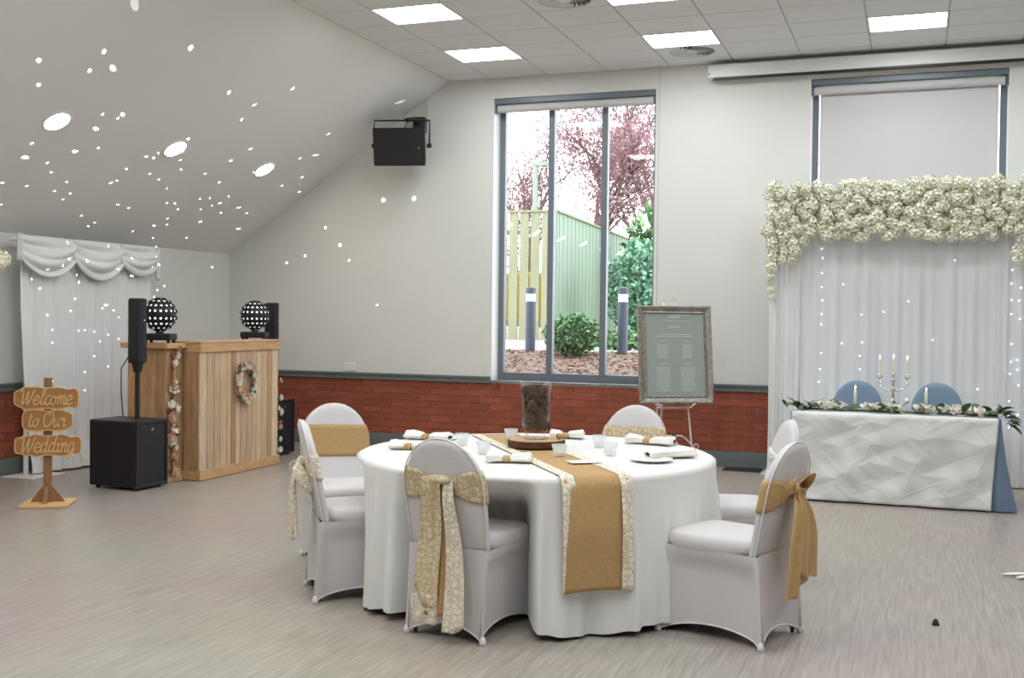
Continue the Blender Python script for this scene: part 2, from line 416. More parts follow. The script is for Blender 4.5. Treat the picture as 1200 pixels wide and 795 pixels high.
for i in range(len(xs)-1):
    for j in range(len(ys)-1):
        x0, x1, y0, y1 = xs[i], xs[i+1], ys[j], ys[j+1]
        c, r = col_of(x0) if i else -1, row_of(y0)
        if i and c % 3 == 0 and r in (1, 4): panel_spots.append((x0, x1, y0, y1)); continue
        if i and (c, r) in vent_cells: continue
        inst('ceiling_tile', tile_mesh(x1-x0, y1-y0), ce, (x0, y0, CZ))
for xa, xb in ((FX-.15, FX+.012), (FXR-.012, FXR+.15)): obj('light_leak_filler', MB().box(xa, xb, BY, WY, CZ+.014, CZ+.15), 'ceiling_tile', ce)  # added filler strips, keep sky light from leaking in at the slope joints
for x in xs[1:]: obj('tee_bar', MB().box(x-.010, x+.010, YV, WY, CZ+.008, CZ+.03), 'grid_metal', ce)
for y in ys[:-1]: obj('tee_bar', MB().box(FX, XV, y-.010, y+.010, CZ+.009, CZ+.03), 'grid_metal', ce)
# light panels: those in view and the rest of the room's grid
def panel(x0, x1, y0, y1, label, group=None):
    t = thing('ceiling_light_panel', label, 'ceiling light', ((x0+x1)/2, (y0+y1)/2, CZ), 0, group)
    a, b = (x1-x0)/2, (y1-y0)/2
    m = MB(); e = .014
    m.box(-a+.004, a-.004, -b+.004, -b+e, -.004, .02).box(-a+.004, a-.004, b-e, b-.004, -.004, .02).box(-a+.004, -a+e, -b+e, b-e, -.004, .02).box(a-e, a-.004, -b+e, b-e, -.004, .02)
    obj('frame', m, 'white_gloss', t)
    obj('diffuser', MB().add([(-a+e, -b+e, .006), (-a+e, b-e, .006), (a-e, b-e, .006), (a-e, -b+e, .006)], [(0, 1, 2, 3)]), 'panel_light', t)
lab = {(0, 1): 'square white light panel in ceiling beside sloped ceiling, one bay out from the window wall',
       (0, 4): 'square white light panel in ceiling corner between sloped ceiling and window wall',
       (3, 1): 'square white light panel in ceiling next to the round swirl vent farther from windows',
       (3, 4): 'square white light panel in ceiling touching the round vent near projector screen case',
       (6, 4): 'square white light panel in ceiling directly in front of the covered window'}
for (x0, x1, y0, y1) in panel_spots:
    k = (col_of(x0), row_of(y0))
    panel(x0, x1, y0, y1, lab.get(k, 'square white light panel further back in the tiled ceiling'), None if k in lab else 'light panels further back in the ceiling')
for c in (0, 3, 6, 9, 12):          # the column beside the far slope is switched off too
    for r in (-23, -20, -17, -14, -11, -8, -5, -2, 1, 4):
        x0 = TX0+TW*c; y0 = TY0+TD*r
        if x0+TW > FXR or (x0 < XV-.3 and y0 > YV-.1) or y0 < BY+.3: continue
        panel_z = CZ
        t = thing('ceiling_light_panel', 'square white light panel further back in the tiled ceiling', 'ceiling light', (x0+TW/2, y0+TD/2, CZ), 0, 'light panels further back in the ceiling')
        obj('frame', MB().box(-.30, .30, -.23, .23, -.004, .003), 'white_gloss', t)
        obj('diffuser', MB().add([(-.29, -.22, -.006), (-.29, .22, -.006), (.29, .22, -.006), (.29, -.22, -.006)], [(0, 1, 2, 3)]), 'panel_light' if y0 > LIT_FROM and c < 12 else 'white_gloss', t)
# swirl vents
def vent(c, r, label):
    x0 = TX0+TW*c; y0 = TY0+TD*r
    t = thing('ceiling_vent', label, 'vent', (x0+TW/2, y0+TD/2, CZ))
    m = MB(); n = 48; R = .205; a, b = TW/2-.006, TD/2-.006
    ring = [(R*math.cos(2*PI*k/n), R*math.sin(2*PI*k/n)) for k in range(n)]
    def sq(k):
        cx, cy_ = math.cos(2*PI*k/n), math.sin(2*PI*k/n); q = min(a/max(abs(cx), 1e-6), b/max(abs(cy_), 1e-6)); return cx*q, cy_*q
    vs = [(x, y, 0) for x, y in ring]+[(*sq(k), 0) for k in range(n)]+[(x, y, .016) for x, y in ring]
    fs = [(k, n+k, n+(k+1)%n, (k+1)%n) for k in range(n)]+[(k, (k+1)%n, 2*n+(k+1)%n, 2*n+k) for k in range(n)]
    obj('face_plate', m.add(vs, fs), 'ceiling_tile', t)
    obj('duct', MB().lathe([(R, .02), (R, .026)], n=48), 'mat_black', t)
    m = MB()
    for k in range(22):
        th = 2*PI*k/22
        f = lambda u, v: (lambda rr, tt: (rr*math.cos(tt), rr*math.sin(tt), -.002+.016*v))(.05+.150*u, th+.75*u+.16*v)
        m.grid(f, 6, 1)
    obj('slats', m, 'white_gloss', t, solid=.003)
    obj('hub', MB().lathe([(.055, .016), (.055, 0), (.0, -.004)], n=24), 'white_gloss', t)
vent(3, 5, 'round swirl air vent in ceiling close to the projector screen case')
vent(2, 1, 'round swirl air vent in ceiling away from the windows, beside a light panel')
# downlights in the slope
sn = Vector((SL, 0, -1)).normalized()
for y, lb in ((6.573, 'round recessed downlight in sloped ceiling, farthest of three from window wall'), (7.973, 'round recessed downlight in sloped ceiling, middle one of three'), (9.363, 'round recessed downlight in sloped ceiling, closest of three to window wall'),
              *[(5.17-1.4*k, 'round recessed downlight in sloped ceiling further along the hall') for k in range(6)]):
    xx = -6.075; zz = KNEE+(xx-LX)*SL
    t = thing('downlight', lb, 'downlight', (xx, y, zz), 0, None if y > 6 else 'downlights further along the hall'); t.rotation_euler = sn.to_track_quat('Z', 'Y').to_euler()
    obj('trim_ring', MB().lathe([(.118, -.004), (.118, .006), (.098, .010), (.098, -.004)], n=28), 'white_gloss', t, smooth=False)
    obj('lamp_face', MB().lathe([(.097, .0), (.09, .007), (0, .009)], n=28), 'downlight', t)

# ------------------------------------------------------------------ windows
FYW = WY+.19
def window(name, x0, x1, n):
    z0, z1 = WZ0, WZ1
    t = bpy.data.objects.new(name, None); C.objects.link(t); t['kind'] = 'structure'; t.location = (x0, FYW, z0)
    wd, hh = x1-x0, z1-z0; e = .06
    m = MB().box(.0, e, 0, .07, 0, hh).box(wd-e, wd, 0, .07, 0, hh).box(e, wd-e, 0, .07, 0, e+.02).box(e, wd-e, 0, .07, hh-e, hh)
    obj('window_frame', m, 'frame_grey', t, bevel=.004)
    cuts = [wd*k/n for k in range(n+1)]
    for k in range(1, n): obj('mullion', MB().box(cuts[k]-.031, cuts[k]+.031, -.004, .074, e, hh-e), 'frame_grey', t, bevel=.004)
    for k in range(n): obj('pane', MB().box(cuts[k]+.02, cuts[k+1]-.02, .032, .038, e, hh-e), 'window_glass', t)
    obj('window_sill', MB().box(0, wd, -.19-.018, .0, -.014, .0), 'grey_gloss', t, bevel=.003)
    obj('reveal_trim', MB().box(-.001, .004, -.188, 0, .0, hh), 'white_gloss', t)
    obj('reveal_trim', MB().box(wd-.004, wd+.001, -.188, 0, .0, hh), 'white_gloss', t)
    return t
window('window_1', *W1, 3)
window('window_2', *W2, 3)
def blind(x0, x1, drop, label):
    y = WY+.062
    t = thing('roller_blind', label, 'blind', ((x0+x1)/2, y, WZ1-.001)); a = (x1-x0)/2-.012
    obj('head_box', MB().box(-a, a, -.05, .04, -.055, 0), 'frame_grey', t, bevel=.004)
    obj('roller', MB().tube([(-a+.015, 0, -.098), (a-.02, 0, -.098)], .040, 16), 'blind_fabric', t, smooth=False)
    if drop > .2:
        obj('fabric', MB().box(-a+.066, a-.066, .030, .032, -drop, -.09), 'blind_fabric', t)
        obj('bottom_bar', MB().box(-a+.066, a-.066, .024, .038, -drop-.02, -drop), 'white_gloss', t)
    for s in (-1, 1): obj('bracket', MB().box(s*a-.006, s*a+.006, -.045, .045, -.145, -.055), 'frame_grey', t)
blind(*W1, .14, 'roller blind rolled up in dark head box above the clear window')
blind(*W2, 2.6, 'pale grey roller blind pulled down over window behind the flower arch')

# projector screen case on the wall
t = thing('projector_screen_case', 'long white projector screen case with black slot above covered window', 'screen case', (-1.885, WY-.007, 3.655))
obj('case', MB().prism([(0, 0), (0, .125), (4.0, .125), (4.0, 0)], -.13, 0), 'white_gloss', t, bevel=.012)
obj('screen_slot', MB().box(.05, 3.98, -.126, -.085, -.018, .001), 'black_plastic', t)
obj('end_screw', MB().box(.012, .024, -.134, -.129, .03, .042), 'black_plastic', t)

# wall socket
t = thing('wall_socket', 'small white wall socket plate above the dado rail', 'socket', (-5.70, WY, .84))
obj('plate', MB().box(-.074, .074, -.012, 0, -.043, .043), 'white_gloss', t, bevel=.004)
for s in (-1, 1): obj('switch', MB().box(s*.035-.012, s*.035+.012, -.016, -.012, .005, .03), 'white_gloss', t)

# ------------------------------------------------------------------ wall loudspeaker
t = thing('wall_loudspeaker', 'black loudspeaker on bracket high on the wall beside sloped ceiling', 'speaker', (-4.94, 10.12, 3.12), math.radians(14))
tl = Matrix.Rotation(math.radians(12), 4, 'X')
m = MB().add([(-.265, -.16, -.19), (.265, -.16, -.19), (.22, .12, -.15), (-.22, .12, -.15), (-.265, -.16, .19), (.265, -.16, .19), (.22, .12, .15), (-.22, .12, .15)],
             [(0, 3, 2, 1), (4, 5, 6, 7), (0, 1, 5, 4), (1, 2, 6, 5), (2, 3, 7, 6), (3, 0, 4, 7)]).xf(tl)
obj('cabinet', m, 'black_plastic', t, bevel=.01)
g_ = obj('grille', MB().box(-.25, .25, -.172, -.158, -.178, .178).xf(tl), 'black_grille', t, bevel=.004)
obj('badge', MB().box(.20, .215, -.178, -.171, -.02, .0).xf(tl), 'silver', t)
obj('yoke', MB().tube([(-.285, -.02, -.0), (-.285, -.02, .255), (.285, -.02, .255), (.285, -.02, 0)], .010, 6), 'dark_metal', t)
for s in (-1, 1): obj('clamp_knob', MB().tube([(s*.262, -.02, 0), (s*.305, -.02, 0)], .022, 10), 'black_plastic', t)
obj('wall_arm', MB().tube([(.04, -.02, .26), (.10, .12, .29), (.13, .30, .25)], .022, 8).box(.07, .19, .20, .33, .18, .33), 'black_plastic', t)
obj('cable', MB().tube([(.02, .02, .19), (.05, .06, .27), (.12, .2, .29)], .005, 6), 'black_plastic', t)
tag(obj('cable_trunking', MB().box(-4.825, -4.80, WY-.02, WY, 3.42, 3.655), 'wall_paint'), 'thin painted cable trunking on wall above black loudspeaker', 'trunking')

# ------------------------------------------------------------------ covered banquet chairs
SEAT_Z = .45; TOP = .875
def slab_y(h): return -.205-(h-.42)*.20
def slab_w(h):
    if h < .42: return .190
    if h < .66: return .190+.008*math.sin((h-.42)/.24*PI/2)
    q = (h-.66)/(TOP-.66); return .198*math.sqrt(max(0, 1-q*q))
def sup(t, a, b, p=.55):
    c, s_ = math.cos(t), math.sin(t)
    return a*math.copysign(abs(c)**p, c), b*math.copysign(abs(s_)**p, s_)
def chair_meshes(cov, pipe):
    R = {}
    # backrest slab
    rows = [.395, .42, .47, .52, .57, .62, .66]+[.66+(TOP-.66)*math.sin(PI/2*k/9) for k in range(1, 10)]
    m = MB(); n = 28; vs = []; fs = []
    for h in rows:
        wd = max(slab_w(h), .004); th = .024*max(.25, min(1, wd/.09))
        for k in range(n):
            a, b = sup(2*PI*k/n, wd, th); vs.append((a, slab_y(h)+b-.010*(1-(a/.19)**2), h))
    for i in range(len(rows)-1):
        for k in range(n): fs.append((i*n+k, i*n+(k+1)%n, (i+1)*n+(k+1)%n, (i+1)*n+k))
    fs.append(tuple((len(rows)-1)*n+k for k in range(n)))
    R['backrest'] = (m.add(vs, fs).mesh('backrest', True), cov)
    # seam piping round the rear edge of the back
    pts = [(-.180, -.262, .03)]+[(-slab_w(h)-.001, slab_y(h)-.020, h) for h in rows]
    pts += [(-p[0], p[1], p[2]) for p in reversed(pts[:-1])]
    R['seam'] = (MB().tube(pts, .0035, 6).mesh('seam', True), pipe)
    # seat cushion
    m = MB(); n = 40; vs = []; fs = []; prof = [(.94, -.075), (1.0, -.055), (1.01, -.03), (.985, -.008), (.93, .003), (.7, .010), (.35, .013), (.02, .013)]
    for q, z in prof:
        for k in range(n):
            a, b = sup(2*PI*k/n, .212*q, .215*q, .38); wd = 1-.10*(.5-b/.43); vs.append((a*wd, b+.012, SEAT_Z+z-.010*(b/.215)*q*0))
    for i in range(len(prof)-1):
        for k in range(n): fs.append((i*n+k, i*n+(k+1)%n, (i+1)*n+(k+1)%n, (i+1)*n+k))
    fs.append(tuple((len(prof)-1)*n+k for k in range(n)))
    R['seat'] = (m.add(vs, fs).mesh('seat', True), cov)
    # stretched skirt with arched hems
    topc = [(.200, .215), (-.200, .215), (-.193, -.236), (.193, -.236)]
    botc = [(.215, .250), (-.215, .250), (-.198, -.262), (.198, -.262)]
    arch = [.07, .055, .06, .055]
    m = MB()
    for sgm in range(4):
        a0, a1 = topc[sgm], topc[(sgm+1) % 4]; b0, b1 = botc[sgm], botc[(sgm+1) % 4]
        ox, oy = [(0, 1), (-1, 0), (0, -1), (1, 0)][sgm]; side = sgm in (1, 3)
        zt = SEAT_Z-.055 if sgm != 2 else .40
        def f(u, v, a0=a0, a1=a1, b0=b0, b1=b1, ox=ox, oy=oy, sgm=sgm, side=side, zt=zt):
            uu = .5-.5*math.cos(PI*u)*.35-.65*(.5-u)
            x = (a0[0]*(1-uu)+a1[0]*uu)*(1-v)+(b0[0]*(1-uu)+b1[0]*uu)*v
            y = (a0[1]*(1-uu)+a1[1]*uu)*(1-v)+(b0[1]*(1-uu)+b1[1]*uu)*v
            k = 4*uu*(1-uu)
            ins = .022*k*v + (.026*sst(.05, .42, k)*sst(.06, .26, v) if side else .010*k*v)
            pinch = -.014*math.sin(PI*v)          # legs pull the cover in between seat and foot
            x -= ox*ins; y -= oy*ins
            x *= 1+pinch*.8
            z = zt*(1-v)+(arch[sgm]*(k**.8))*v
            return (x, y, z)
        m.grid(f, 18, 12)
    R['skirt'] = (m.mesh('skirt', True), cov)
    m = MB()
    for sgm in range(4):
        b0, b1 = botc[sgm], botc[(sgm+1) % 4]; pts = []
        ox, oy = [(0, 1), (-1, 0), (0, -1), (1, 0)][sgm]
        for q in range(17):
            u = q/16; uu = .5-.5*math.cos(PI*u)*.35-.65*(.5-u); k = 4*uu*(1-uu)
            ins = .022*k+(.026*sst(.05, .42, k) if sgm in (1, 3) else .010*k)
            pts.append((b0[0]*(1-uu)+b1[0]*uu-ox*ins, b0[1]*(1-uu)+b1[1]*uu-oy*ins, arch[sgm]*k**.8+.003))
        m.tube(pts, .004, 5)
    R['hem'] = (m.mesh('hem', True), pipe)
    R['foot_pocket'] = (MB().lathe([(.012, .0), (.016, .003), (.0155, .018), (.008, .036), (.0, .040)], n=12).mesh('foot_pocket', True), pipe)
    for k in range(4): R['leg%d' % k] = (MB().tube([(botc[k][0]*.82, botc[k][1]*.88, .004), (topc[k][0]*.80, topc[k][1]*.80, .40)], .010, 8).mesh('leg', True), 'chrome_leg')
    for me, mm in R.values(): me.materials.append(MATS[mm])
    R['feet'] = botc
    return R
CH_W = chair_meshes('spandex', 'piping'); CH_B = chair_meshes('blue_spandex', 'blue_spandex')
def chair(name, label, loc, face, meshes=CH_W, group=None):
    rz = math.atan2(face[1], face[0])-PI/2
    t = thing(name, label, 'chair', (loc[0], loc[1], 0), rz, group)
    for k in ('backrest', 'seat', 'skirt', 'seam', 'hem'): inst(k, meshes[k][0], t)
    for k, (fx, fy) in enumerate(meshes['feet']):
        inst('foot_pocket', meshes['foot_pocket'][0], t, (fx*.965, fy*.97, 0))
        inst('leg', meshes['leg%d' % k][0], t)
    return t
def band(t, h0, h1, m_, pinch=0, pinch_front=False, off=.005, name='sash_band', tilt=0, ruck=.0):
    # cloth wrapped round the backrest from height h0 to h1; pinch squeezes it to a knot
    hm = (h0+h1)/2
    def f(u, v):
        t_ = 2*PI*u; a0, b0 = sup(t_, 1, 1)
        rear = b0 < 0
        g = 0
        if pinch and (rear != pinch_front): g = pinch*math.exp(-(a0/.45)**2)
        h = h0+(h1-h0)*v; h = h+(hm-h)*g+tilt*a0
        wd = max(slab_w(h), .02); th = .024*max(.25, min(1, wd/.09))
        a, b = sup(t_, wd+off, th+off)
        rr = ruck*math.sin(v*19+a0*3)*(.3+.7*(1-abs(a0)))
        return (a, slab_y(h)+b*(1+rr)-.010*(1-(min(1, abs(a)/.19))**2), h)
    m = MB().grid(f, 64, 8, True)
    return obj(name, m, m_, t, smooth=True, solid=.002)
def strip(t, name, m_, pts, widths, ripple=.01, nr=3, side=(1, 0, 0), ph=0, end_skew=0, smooth=True):
    # hanging cloth strip along a path
    P = [Vector(p) for p in pts]; sd = Vector(side); n = 24
    def at(v):
        q = v*(len(P)-1); i = min(int(q), len(P)-2); fr = q-i
        p0, p1, p2, p3 = P[max(i-1, 0)], P[i], P[i+1], P[min(i+2, len(P)-1)]
        p = .5*((2*p1)+(p2-p0)*fr+(2*p0-5*p1+4*p2-p3)*fr*fr+(3*p1-p0-3*p2+p3)*fr**3)
        return p, widths[i]*(1-fr)+widths[i+1]*fr, (p2-p1).normalized()
    def f(u, v):
        v2 = v+end_skew*(u-.5)*v*v
        p, wd, d = at(min(1, max(0, v2))); nrm = d.cross(sd).normalized()
        return p+sd*(u-.5)*wd+nrm*ripple*math.sin(u*nr*2*PI+ph+v*2)*(.3+.7*v)
    return obj(name, MB().grid(f, 14, n), m_, t, smooth=smooth, solid=.0015)
def bow(t, y0, h, m_, size=.11, drop=.42, droop=0):
    kn = obj('sash_knot', MB().ball((0, y0-.02, h), .030, 12, 8, (.9, .8, 1.25)), m_, t, smooth=True)
    for s in (-1, 1):
        def f(u, v, s=s):
            a = 2*PI*u; r = size*.5
            x = s*(r*(1-math.cos(a))); z = h+.035*math.sin(a)*(1-math.cos(a))*.7 + (.02+droop)*(1-math.cos(a))*.5
            wd = .016+.032*(1-math.cos(a))/2
            return (x, y0-.022-wd*(v-.5)*2*.9-.01*math.sin(a*2+v*3), z+(v-.5)*wd*1.6)
        obj('bow_loop', MB().grid(f, 28, 6), m_, t, smooth=True, solid=.002)
    for s, L in ((-1, drop), (1, drop*.86)):
        strip(t, 'sash_tail', m_, [(s*.004, y0-.025, h), (s*.03, y0-.055, h-.08), (s*.045, y0-.06, h-L*.5), (s*.055, y0-.05, h-L)], [.03, .10, .17, .21], .014, 2, ph=s, end_skew=.22*s)
    return kn
YB = lambda h: slab_y(h)-.034
# 1 lace and burlap sash, back to the camera side
c1 = chair('banquet_chair', 'white covered chair with long lace-over-burlap sash tails hanging down its back', (-1.865, 4.60), (.13, .99))
band(c1, .60, .745, 'lace_on_burlap', .85, ruck=.06)
strip(c1, 'burlap_tail', 'burlap', [(.0, YB(.69)-.01, .70), (-.0, YB(.6)-.022, .60), (.0, YB(.4)-.05, .40), (.012, -.315, .115)], [.11, .12, .13, .15], .006, 2)
strip(c1, 'lace_tail', 'lace_on_burlap', [(-.035, YB(.69)-.012, .715), (-.035, YB(.66)-.032, .68), (-.045, YB(.5)-.042, .50), (-.055, YB(.4)-.068, .34), (-.06, -.325, .15)], [.080, .09, .11, .12, .125], .006, 2, ph=1, end_skew=.25)
strip(c1, 'lace_tail', 'lace', [(-.06, -.318, .20), (-.066, -.318, .12), (-.072, -.312, .075)], [.13, .135, .14], .008, 2, ph=2, end_skew=.25)
strip(c1, 'lace_tail', 'lace', [(.045, YB(.69)-.012, .70), (.05, YB(.62)-.036, .62), (.072, YB(.5)-.05, .46), (.086, YB(.4)-.075, .28), (.092, -.335, .055)], [.045, .055, .075, .09, .11], .007, 2, ph=.5, end_skew=-.1)
obj('sash_knot', MB().ball((.0, YB(.69)-.014, .70), .03, 12, 8, (2.0, .75, .7)), 'lace_on_burlap', c1, smooth=True)
# 2 lace bow
c2 = chair('banquet_chair', 'white covered chair with ivory lace bow, seen from its side', (-2.62, 4.95), (.80, .60))
band(c2, .60, .72, 'lace', .6, ruck=.08)
bow(c2, YB(.66), .66, 'lace', .11, .40, -.11)
# 3 plain burlap band
c3 = chair('banquet_chair', 'white covered chair with smooth plain burlap band across its front', (-3.02, 5.49), (.66, -.75))
band(c3, .575, .755, 'burlap', tilt=.006)
# 4 lace band
c4 = chair('banquet_chair', 'white covered chair with lace-patterned band, in front of easel', (-1.60, 6.14), (-.10, -.99))
band(c4, .60, .755, 'lace_on_burlap')
# 5 thin white tie
c5 = chair('banquet_chair', 'white covered chair with thin white tie knotted across its back', (-.895, 5.80), (-.93, -.36))
band(c5, .645, .70, 'linen', .75, True, ruck=.15)
band(c5, .655, .69, 'linen', .3, True, off=.009, tilt=.02, ruck=.1)
for z0, z1 in ((.70, .655), (.665, .705), (.685, .69)):
    obj('tie_strand', MB().tube([(x_*.186, slab_y(.68)+.030-.012*x_*x_*1.4, z0+(z1-z0)*(x_+1)/2) for x_ in (-1, -.5, 0, .5, 1)], .0075, 8), 'napkin', c5, smooth=True)
obj('sash_knot', MB().ball((.0, slab_y(.675)+.030, .675), .016, 10, 6, (1.5, .8, 1)), 'linen', c5, smooth=True)
# 6 burlap bow
c6 = chair('banquet_chair', 'white covered chair with big golden burlap bow tied behind its back', (-.77, 4.955), (-.94, .33))
band(c6, .585, .725, 'burlap_sheer', .72, ruck=.08)
bow(c6, YB(.66), .665, 'burlap_sheer', .10, .45, -.01)

# ------------------------------------------------------------------ round table, cloth, runner
TC = (-1.83, 5.345); TR = .905; TZ = .705
t = thing('round_table', 'round folding table hidden under long white cloth', 'table', (*TC, 0))
obj('tabletop', MB().lathe([(TR-.012, .0), (TR-.008, .028)], (0, 0, TZ-.032), 64), 'wood_board', t)
for a in (.25, 1.55, 3.3, 4.5):
    obj('leg', MB().tube([(.36*math.cos(a), .36*math.sin(a), 0), (.36*math.cos(a), .36*math.sin(a), TZ-.03)], .015, 8), 'dark_metal', t)
push = []                                     # chairs that hold the cloth back: angle, half width, radius
for ch_, hw in ((c1, .36), (c2, .28), (c3, .22), (c4, .26)):
    dx, dy = ch_.location.x-TC[0], ch_.location.y-TC[1]
    push.append((math.atan2(dy, dx), hw, max(.30, math.hypot(dx, dy)-.215-.05)))
_rr = random.Random(5); RIDGES = [(k*2*PI/26+_rr.uniform(-.07, .07), _rr.uniform(.018, .045)) for k in range(26)]
def cloth_r(a, v):
    fold = .026*math.sin(9*a+.7)+.020*math.sin(17*a+2.1)+.014*math.sin(27*a+.3)
    r = TR+.008+v*.02+fold*sst(.05, 1, v)*.8
    for ra_, am in RIDGES:
        d = (a-ra_+PI) % (2*PI)-PI
        r += am*sst(.02, .7, v)*math.exp(-(d/.028)**2)-am*.6*sst(.02, .7, v)*math.exp(-((d-.06)/.03)**2)
    for pa, hw, pr_ in push:
        d = abs((a-pa+PI) % (2*PI)-PI)
        k = (1-sst(hw*.80, hw*1.12, d))
        if pr_ < r: r = r+(pr_+.010*math.sin(30*a)-r)*k*sst(.0, .34, v)
    return r
m = MB(); NA = 420
vs = []; fs = []
rows = [('t', q) for q in (.0, .3, .6, .85, .96, .985)]+[('d', q) for q in (.012, .035, .08, .14, .2, .27, .35, .45, .55, .65, .75, .85, .93, 1)]
for kind, q in rows:
    for k in range(NA):
        a = 2*PI*k/NA
        if kind == 't': r = max(q, .002)*TR; z = TZ+.003-(.004 if q > .97 else 0)
        else:
            hem = .030+.014*math.sin(9*a+.9)
            r = cloth_r(a, q); z = TZ-.004+(hem-TZ)*q
        vs.append((r*math.cos(a), r*math.sin(a), z))
for i in range(len(rows)-1):
    for k in range(NA): fs.append((i*NA+k, i*NA+(k+1) % NA, (i+1)*NA+(k+1) % NA, (i+1)*NA+k))
cl = obj('tablecloth', m.add(vs, fs), 'linen', None, smooth=True, loc=(*TC, 0))
tag(cl, 'floor-length white cloth draped over the round table', 'tablecloth')
# runner: strip across the top, hanging over the edge
RA = math.radians(-54.5)                    # direction in which it hangs over the edge
rd = Vector((math.cos(RA), math.sin(RA), 0)); rs = Vector((-rd.y, rd.x, 0))
RW = .315; ROFF = .004
t = thing('table_runner', 'burlap table runner with white lace borders hanging over table edge', 'runner', (*TC, TZ))
def runner_piece(name, m_, u0, u1, lift, t=t):
    def path(s):                            # s: distance along the runner from table centre
        edge = TR+.012
        if s <= edge-.02: return s, .0
        if s <= edge+.03: q = (s-edge+.02)/.05; return edge-.02+.030*math.sin(q*PI/2), -.030*(1-math.cos(q*PI/2))
        return edge+.012+.012*min(1, (s-edge)/.2), -.030-(s-edge-.03)
    L0, L1 = -.80, TR+.50
    def f(u, v):
        s = L0+(L1-L0)*v; off = (u0+(u1-u0)*u-.5)*RW+ROFF
        chord = math.sqrt(max(0, TR**2-off**2))-TR
        ss, z = path(s-chord if s > .5 else s); ss += chord if s > .5 else 0
        bulge = .006*math.sin(u*3+v*9)*(1 if z < -.05 else .1)
        hang = .020*min(1, -z/.25) if z < 0 else 0
        p = rd*(ss+lift*(1 if z < -.02 else 0)+bulge+hang+.010*(z < -.02))+rs*off
        return (p.x, p.y, z+.0075+lift)
    return obj(name, MB().grid(f, 8, 110), m_, t, smooth=True, solid=.0012)
runner_piece('burlap_strip', 'burlap', 0, 1, 0)
def scallop(u0, u1): runner_piece('lace_border', 'lace', u0, u1, .003)
scallop(-.02, .17); scallop(.83, 1.02)

# ------------------------------------------------------------------ centrepiece
VX, VY = -1.875, 5.47; TT = TZ+.0135
t = thing('wood_slice', 'round bark-edged wood slice under the glass vase', 'wood slice', (VX, VY, TT))
m = MB(); n = 40; wob = [1+.03*math.sin(3*2*PI*k/n+1)+.02*math.sin(7*2*PI*k/n) for k in range(n)]
def ring(r, z): return [(r*wob[k]*math.cos(2*PI*k/n), r*wob[k]*math.sin(2*PI*k/n), z) for k in range(n)]
vs = ring(.143, 0)+ring(.150, .004)+ring(.150, .034)+ring(.144, .038)
obj('bark', m.add(vs, [(i*n+k, i*n+(k+1) % n, (i+1)*n+(k+1) % n, (i+1)*n+k) for i in range(3) for k in range(n)]+[tuple(range(n-1, -1, -1))]), 'bark', t)
obj('cut_face', MB().add(ring(.145, .037)+ring(.14, .0395), [(k, (k+1) % n, n+(k+1) % n, n+k) for k in range(n)]+[tuple(n+k for k in range(n))]), 'wood_slice', t)
ST = TT+.040
t = thing('hurricane_vase', 'clear glass hurricane vase filled with brown pine cones', 'vase', (VX, VY, ST))
obj('glass', MB().lathe([(.0, .0), (.066, .0), (.068, .006), (.05, .018), (.046, .028), (.066, .046), (.074, .075), (.074, .2), (.079, .26), (.089, .302), (.087, .303), (.076, .26), (.071, .2), (.071, .078), (.06, .052), (.0, .045)], n=32), 'vessel_glass', t, smooth=True)
pc = MB()
for k in range(7):
    z = k/6; 
    for q in range(8):
        a = 2*PI*(q+.5*(k % 2))/8; r = .021*math.sin(PI*(.18+.74*z)); c_ = (r*math.cos(a), r*math.sin(a), .045*z)
        pc.ball(c_, .0075, 5, 3, (1, 1, .6))
pc_me = pc.mesh('pine_cone', True); pc_me.materials.append(MATS['pine_cone'])
k = 0
for lv in range(6):
    for q in range(6):
        a = 2*PI*(q+.5*(lv % 2))/6; r = .047
        o = inst('pine_cone', pc_me, None, (VX+r*math.cos(a), VY+r*math.sin(a), ST+.052+lv*.037), (rnd.uniform(-.5, .5), rnd.uniform(-.5, .5), rnd.uniform(0, 6)))
        tag(o, 'small dark brown pine cone piled inside the glass vase', 'pine cone', 'pine cones in the glass vase')
    o = inst('pine_cone', pc_me, None, (VX, VY, ST+.06+lv*.036), (rnd.uniform(-.5, .5), rnd.uniform(-.5, .5), 0)); tag(o, 'small dark brown pine cone piled inside the glass vase', 'pine cone', 'pine cones in the glass vase')
tag(obj('gold_bauble', MB().ball((0, 0, .016), .016, 14, 10), 'gold', None, smooth=True, loc=(VX+.122, VY+.025, ST)), 'small gold ball on the wood slice beside vase', 'ornament')
tl_prof = [(.0, .0), (.026, .0), (.029, .004), (.031, .03), (.040, .062), (.038, .062), (.029, .032), (.025, .012), (.0, .010)]
gme = MB().lathe(tl_prof, n=20).mesh('glass', True); gme.materials.append(MATS['frosted_glass'])
wme = MB().lathe([(.0, .0105), (.019, .0105), (.019, .026), (.0, .026)], n=14).mesh('wax', True); wme.materials.append(MATS['candle'])
GL = [(-2.264, 5.40, 'faceted glass tealight holder on white cloth between two rolled napkins'), (-2.027, 5.11, 'glass tealight holder on white cloth beside burlap runner, near knotted napkin'),
      (-2.112, 5.74, 'glass tealight holder behind the wood slice'), (-1.640, 5.15, 'glass tealight holder on the runner, touching the wood slice'),
      (-1.577, 5.645, 'glass tealight holder, rear one of the pair beside the vase'), (-1.432, 5.335, 'glass tealight holder, front one of the pair beside the vase')]
for x, y, lb in GL:
    t = thing('tealight_holder', lb, 'candle holder', (x, y, TT-.006))
    inst('glass', gme, t); inst('wax', wme, t)
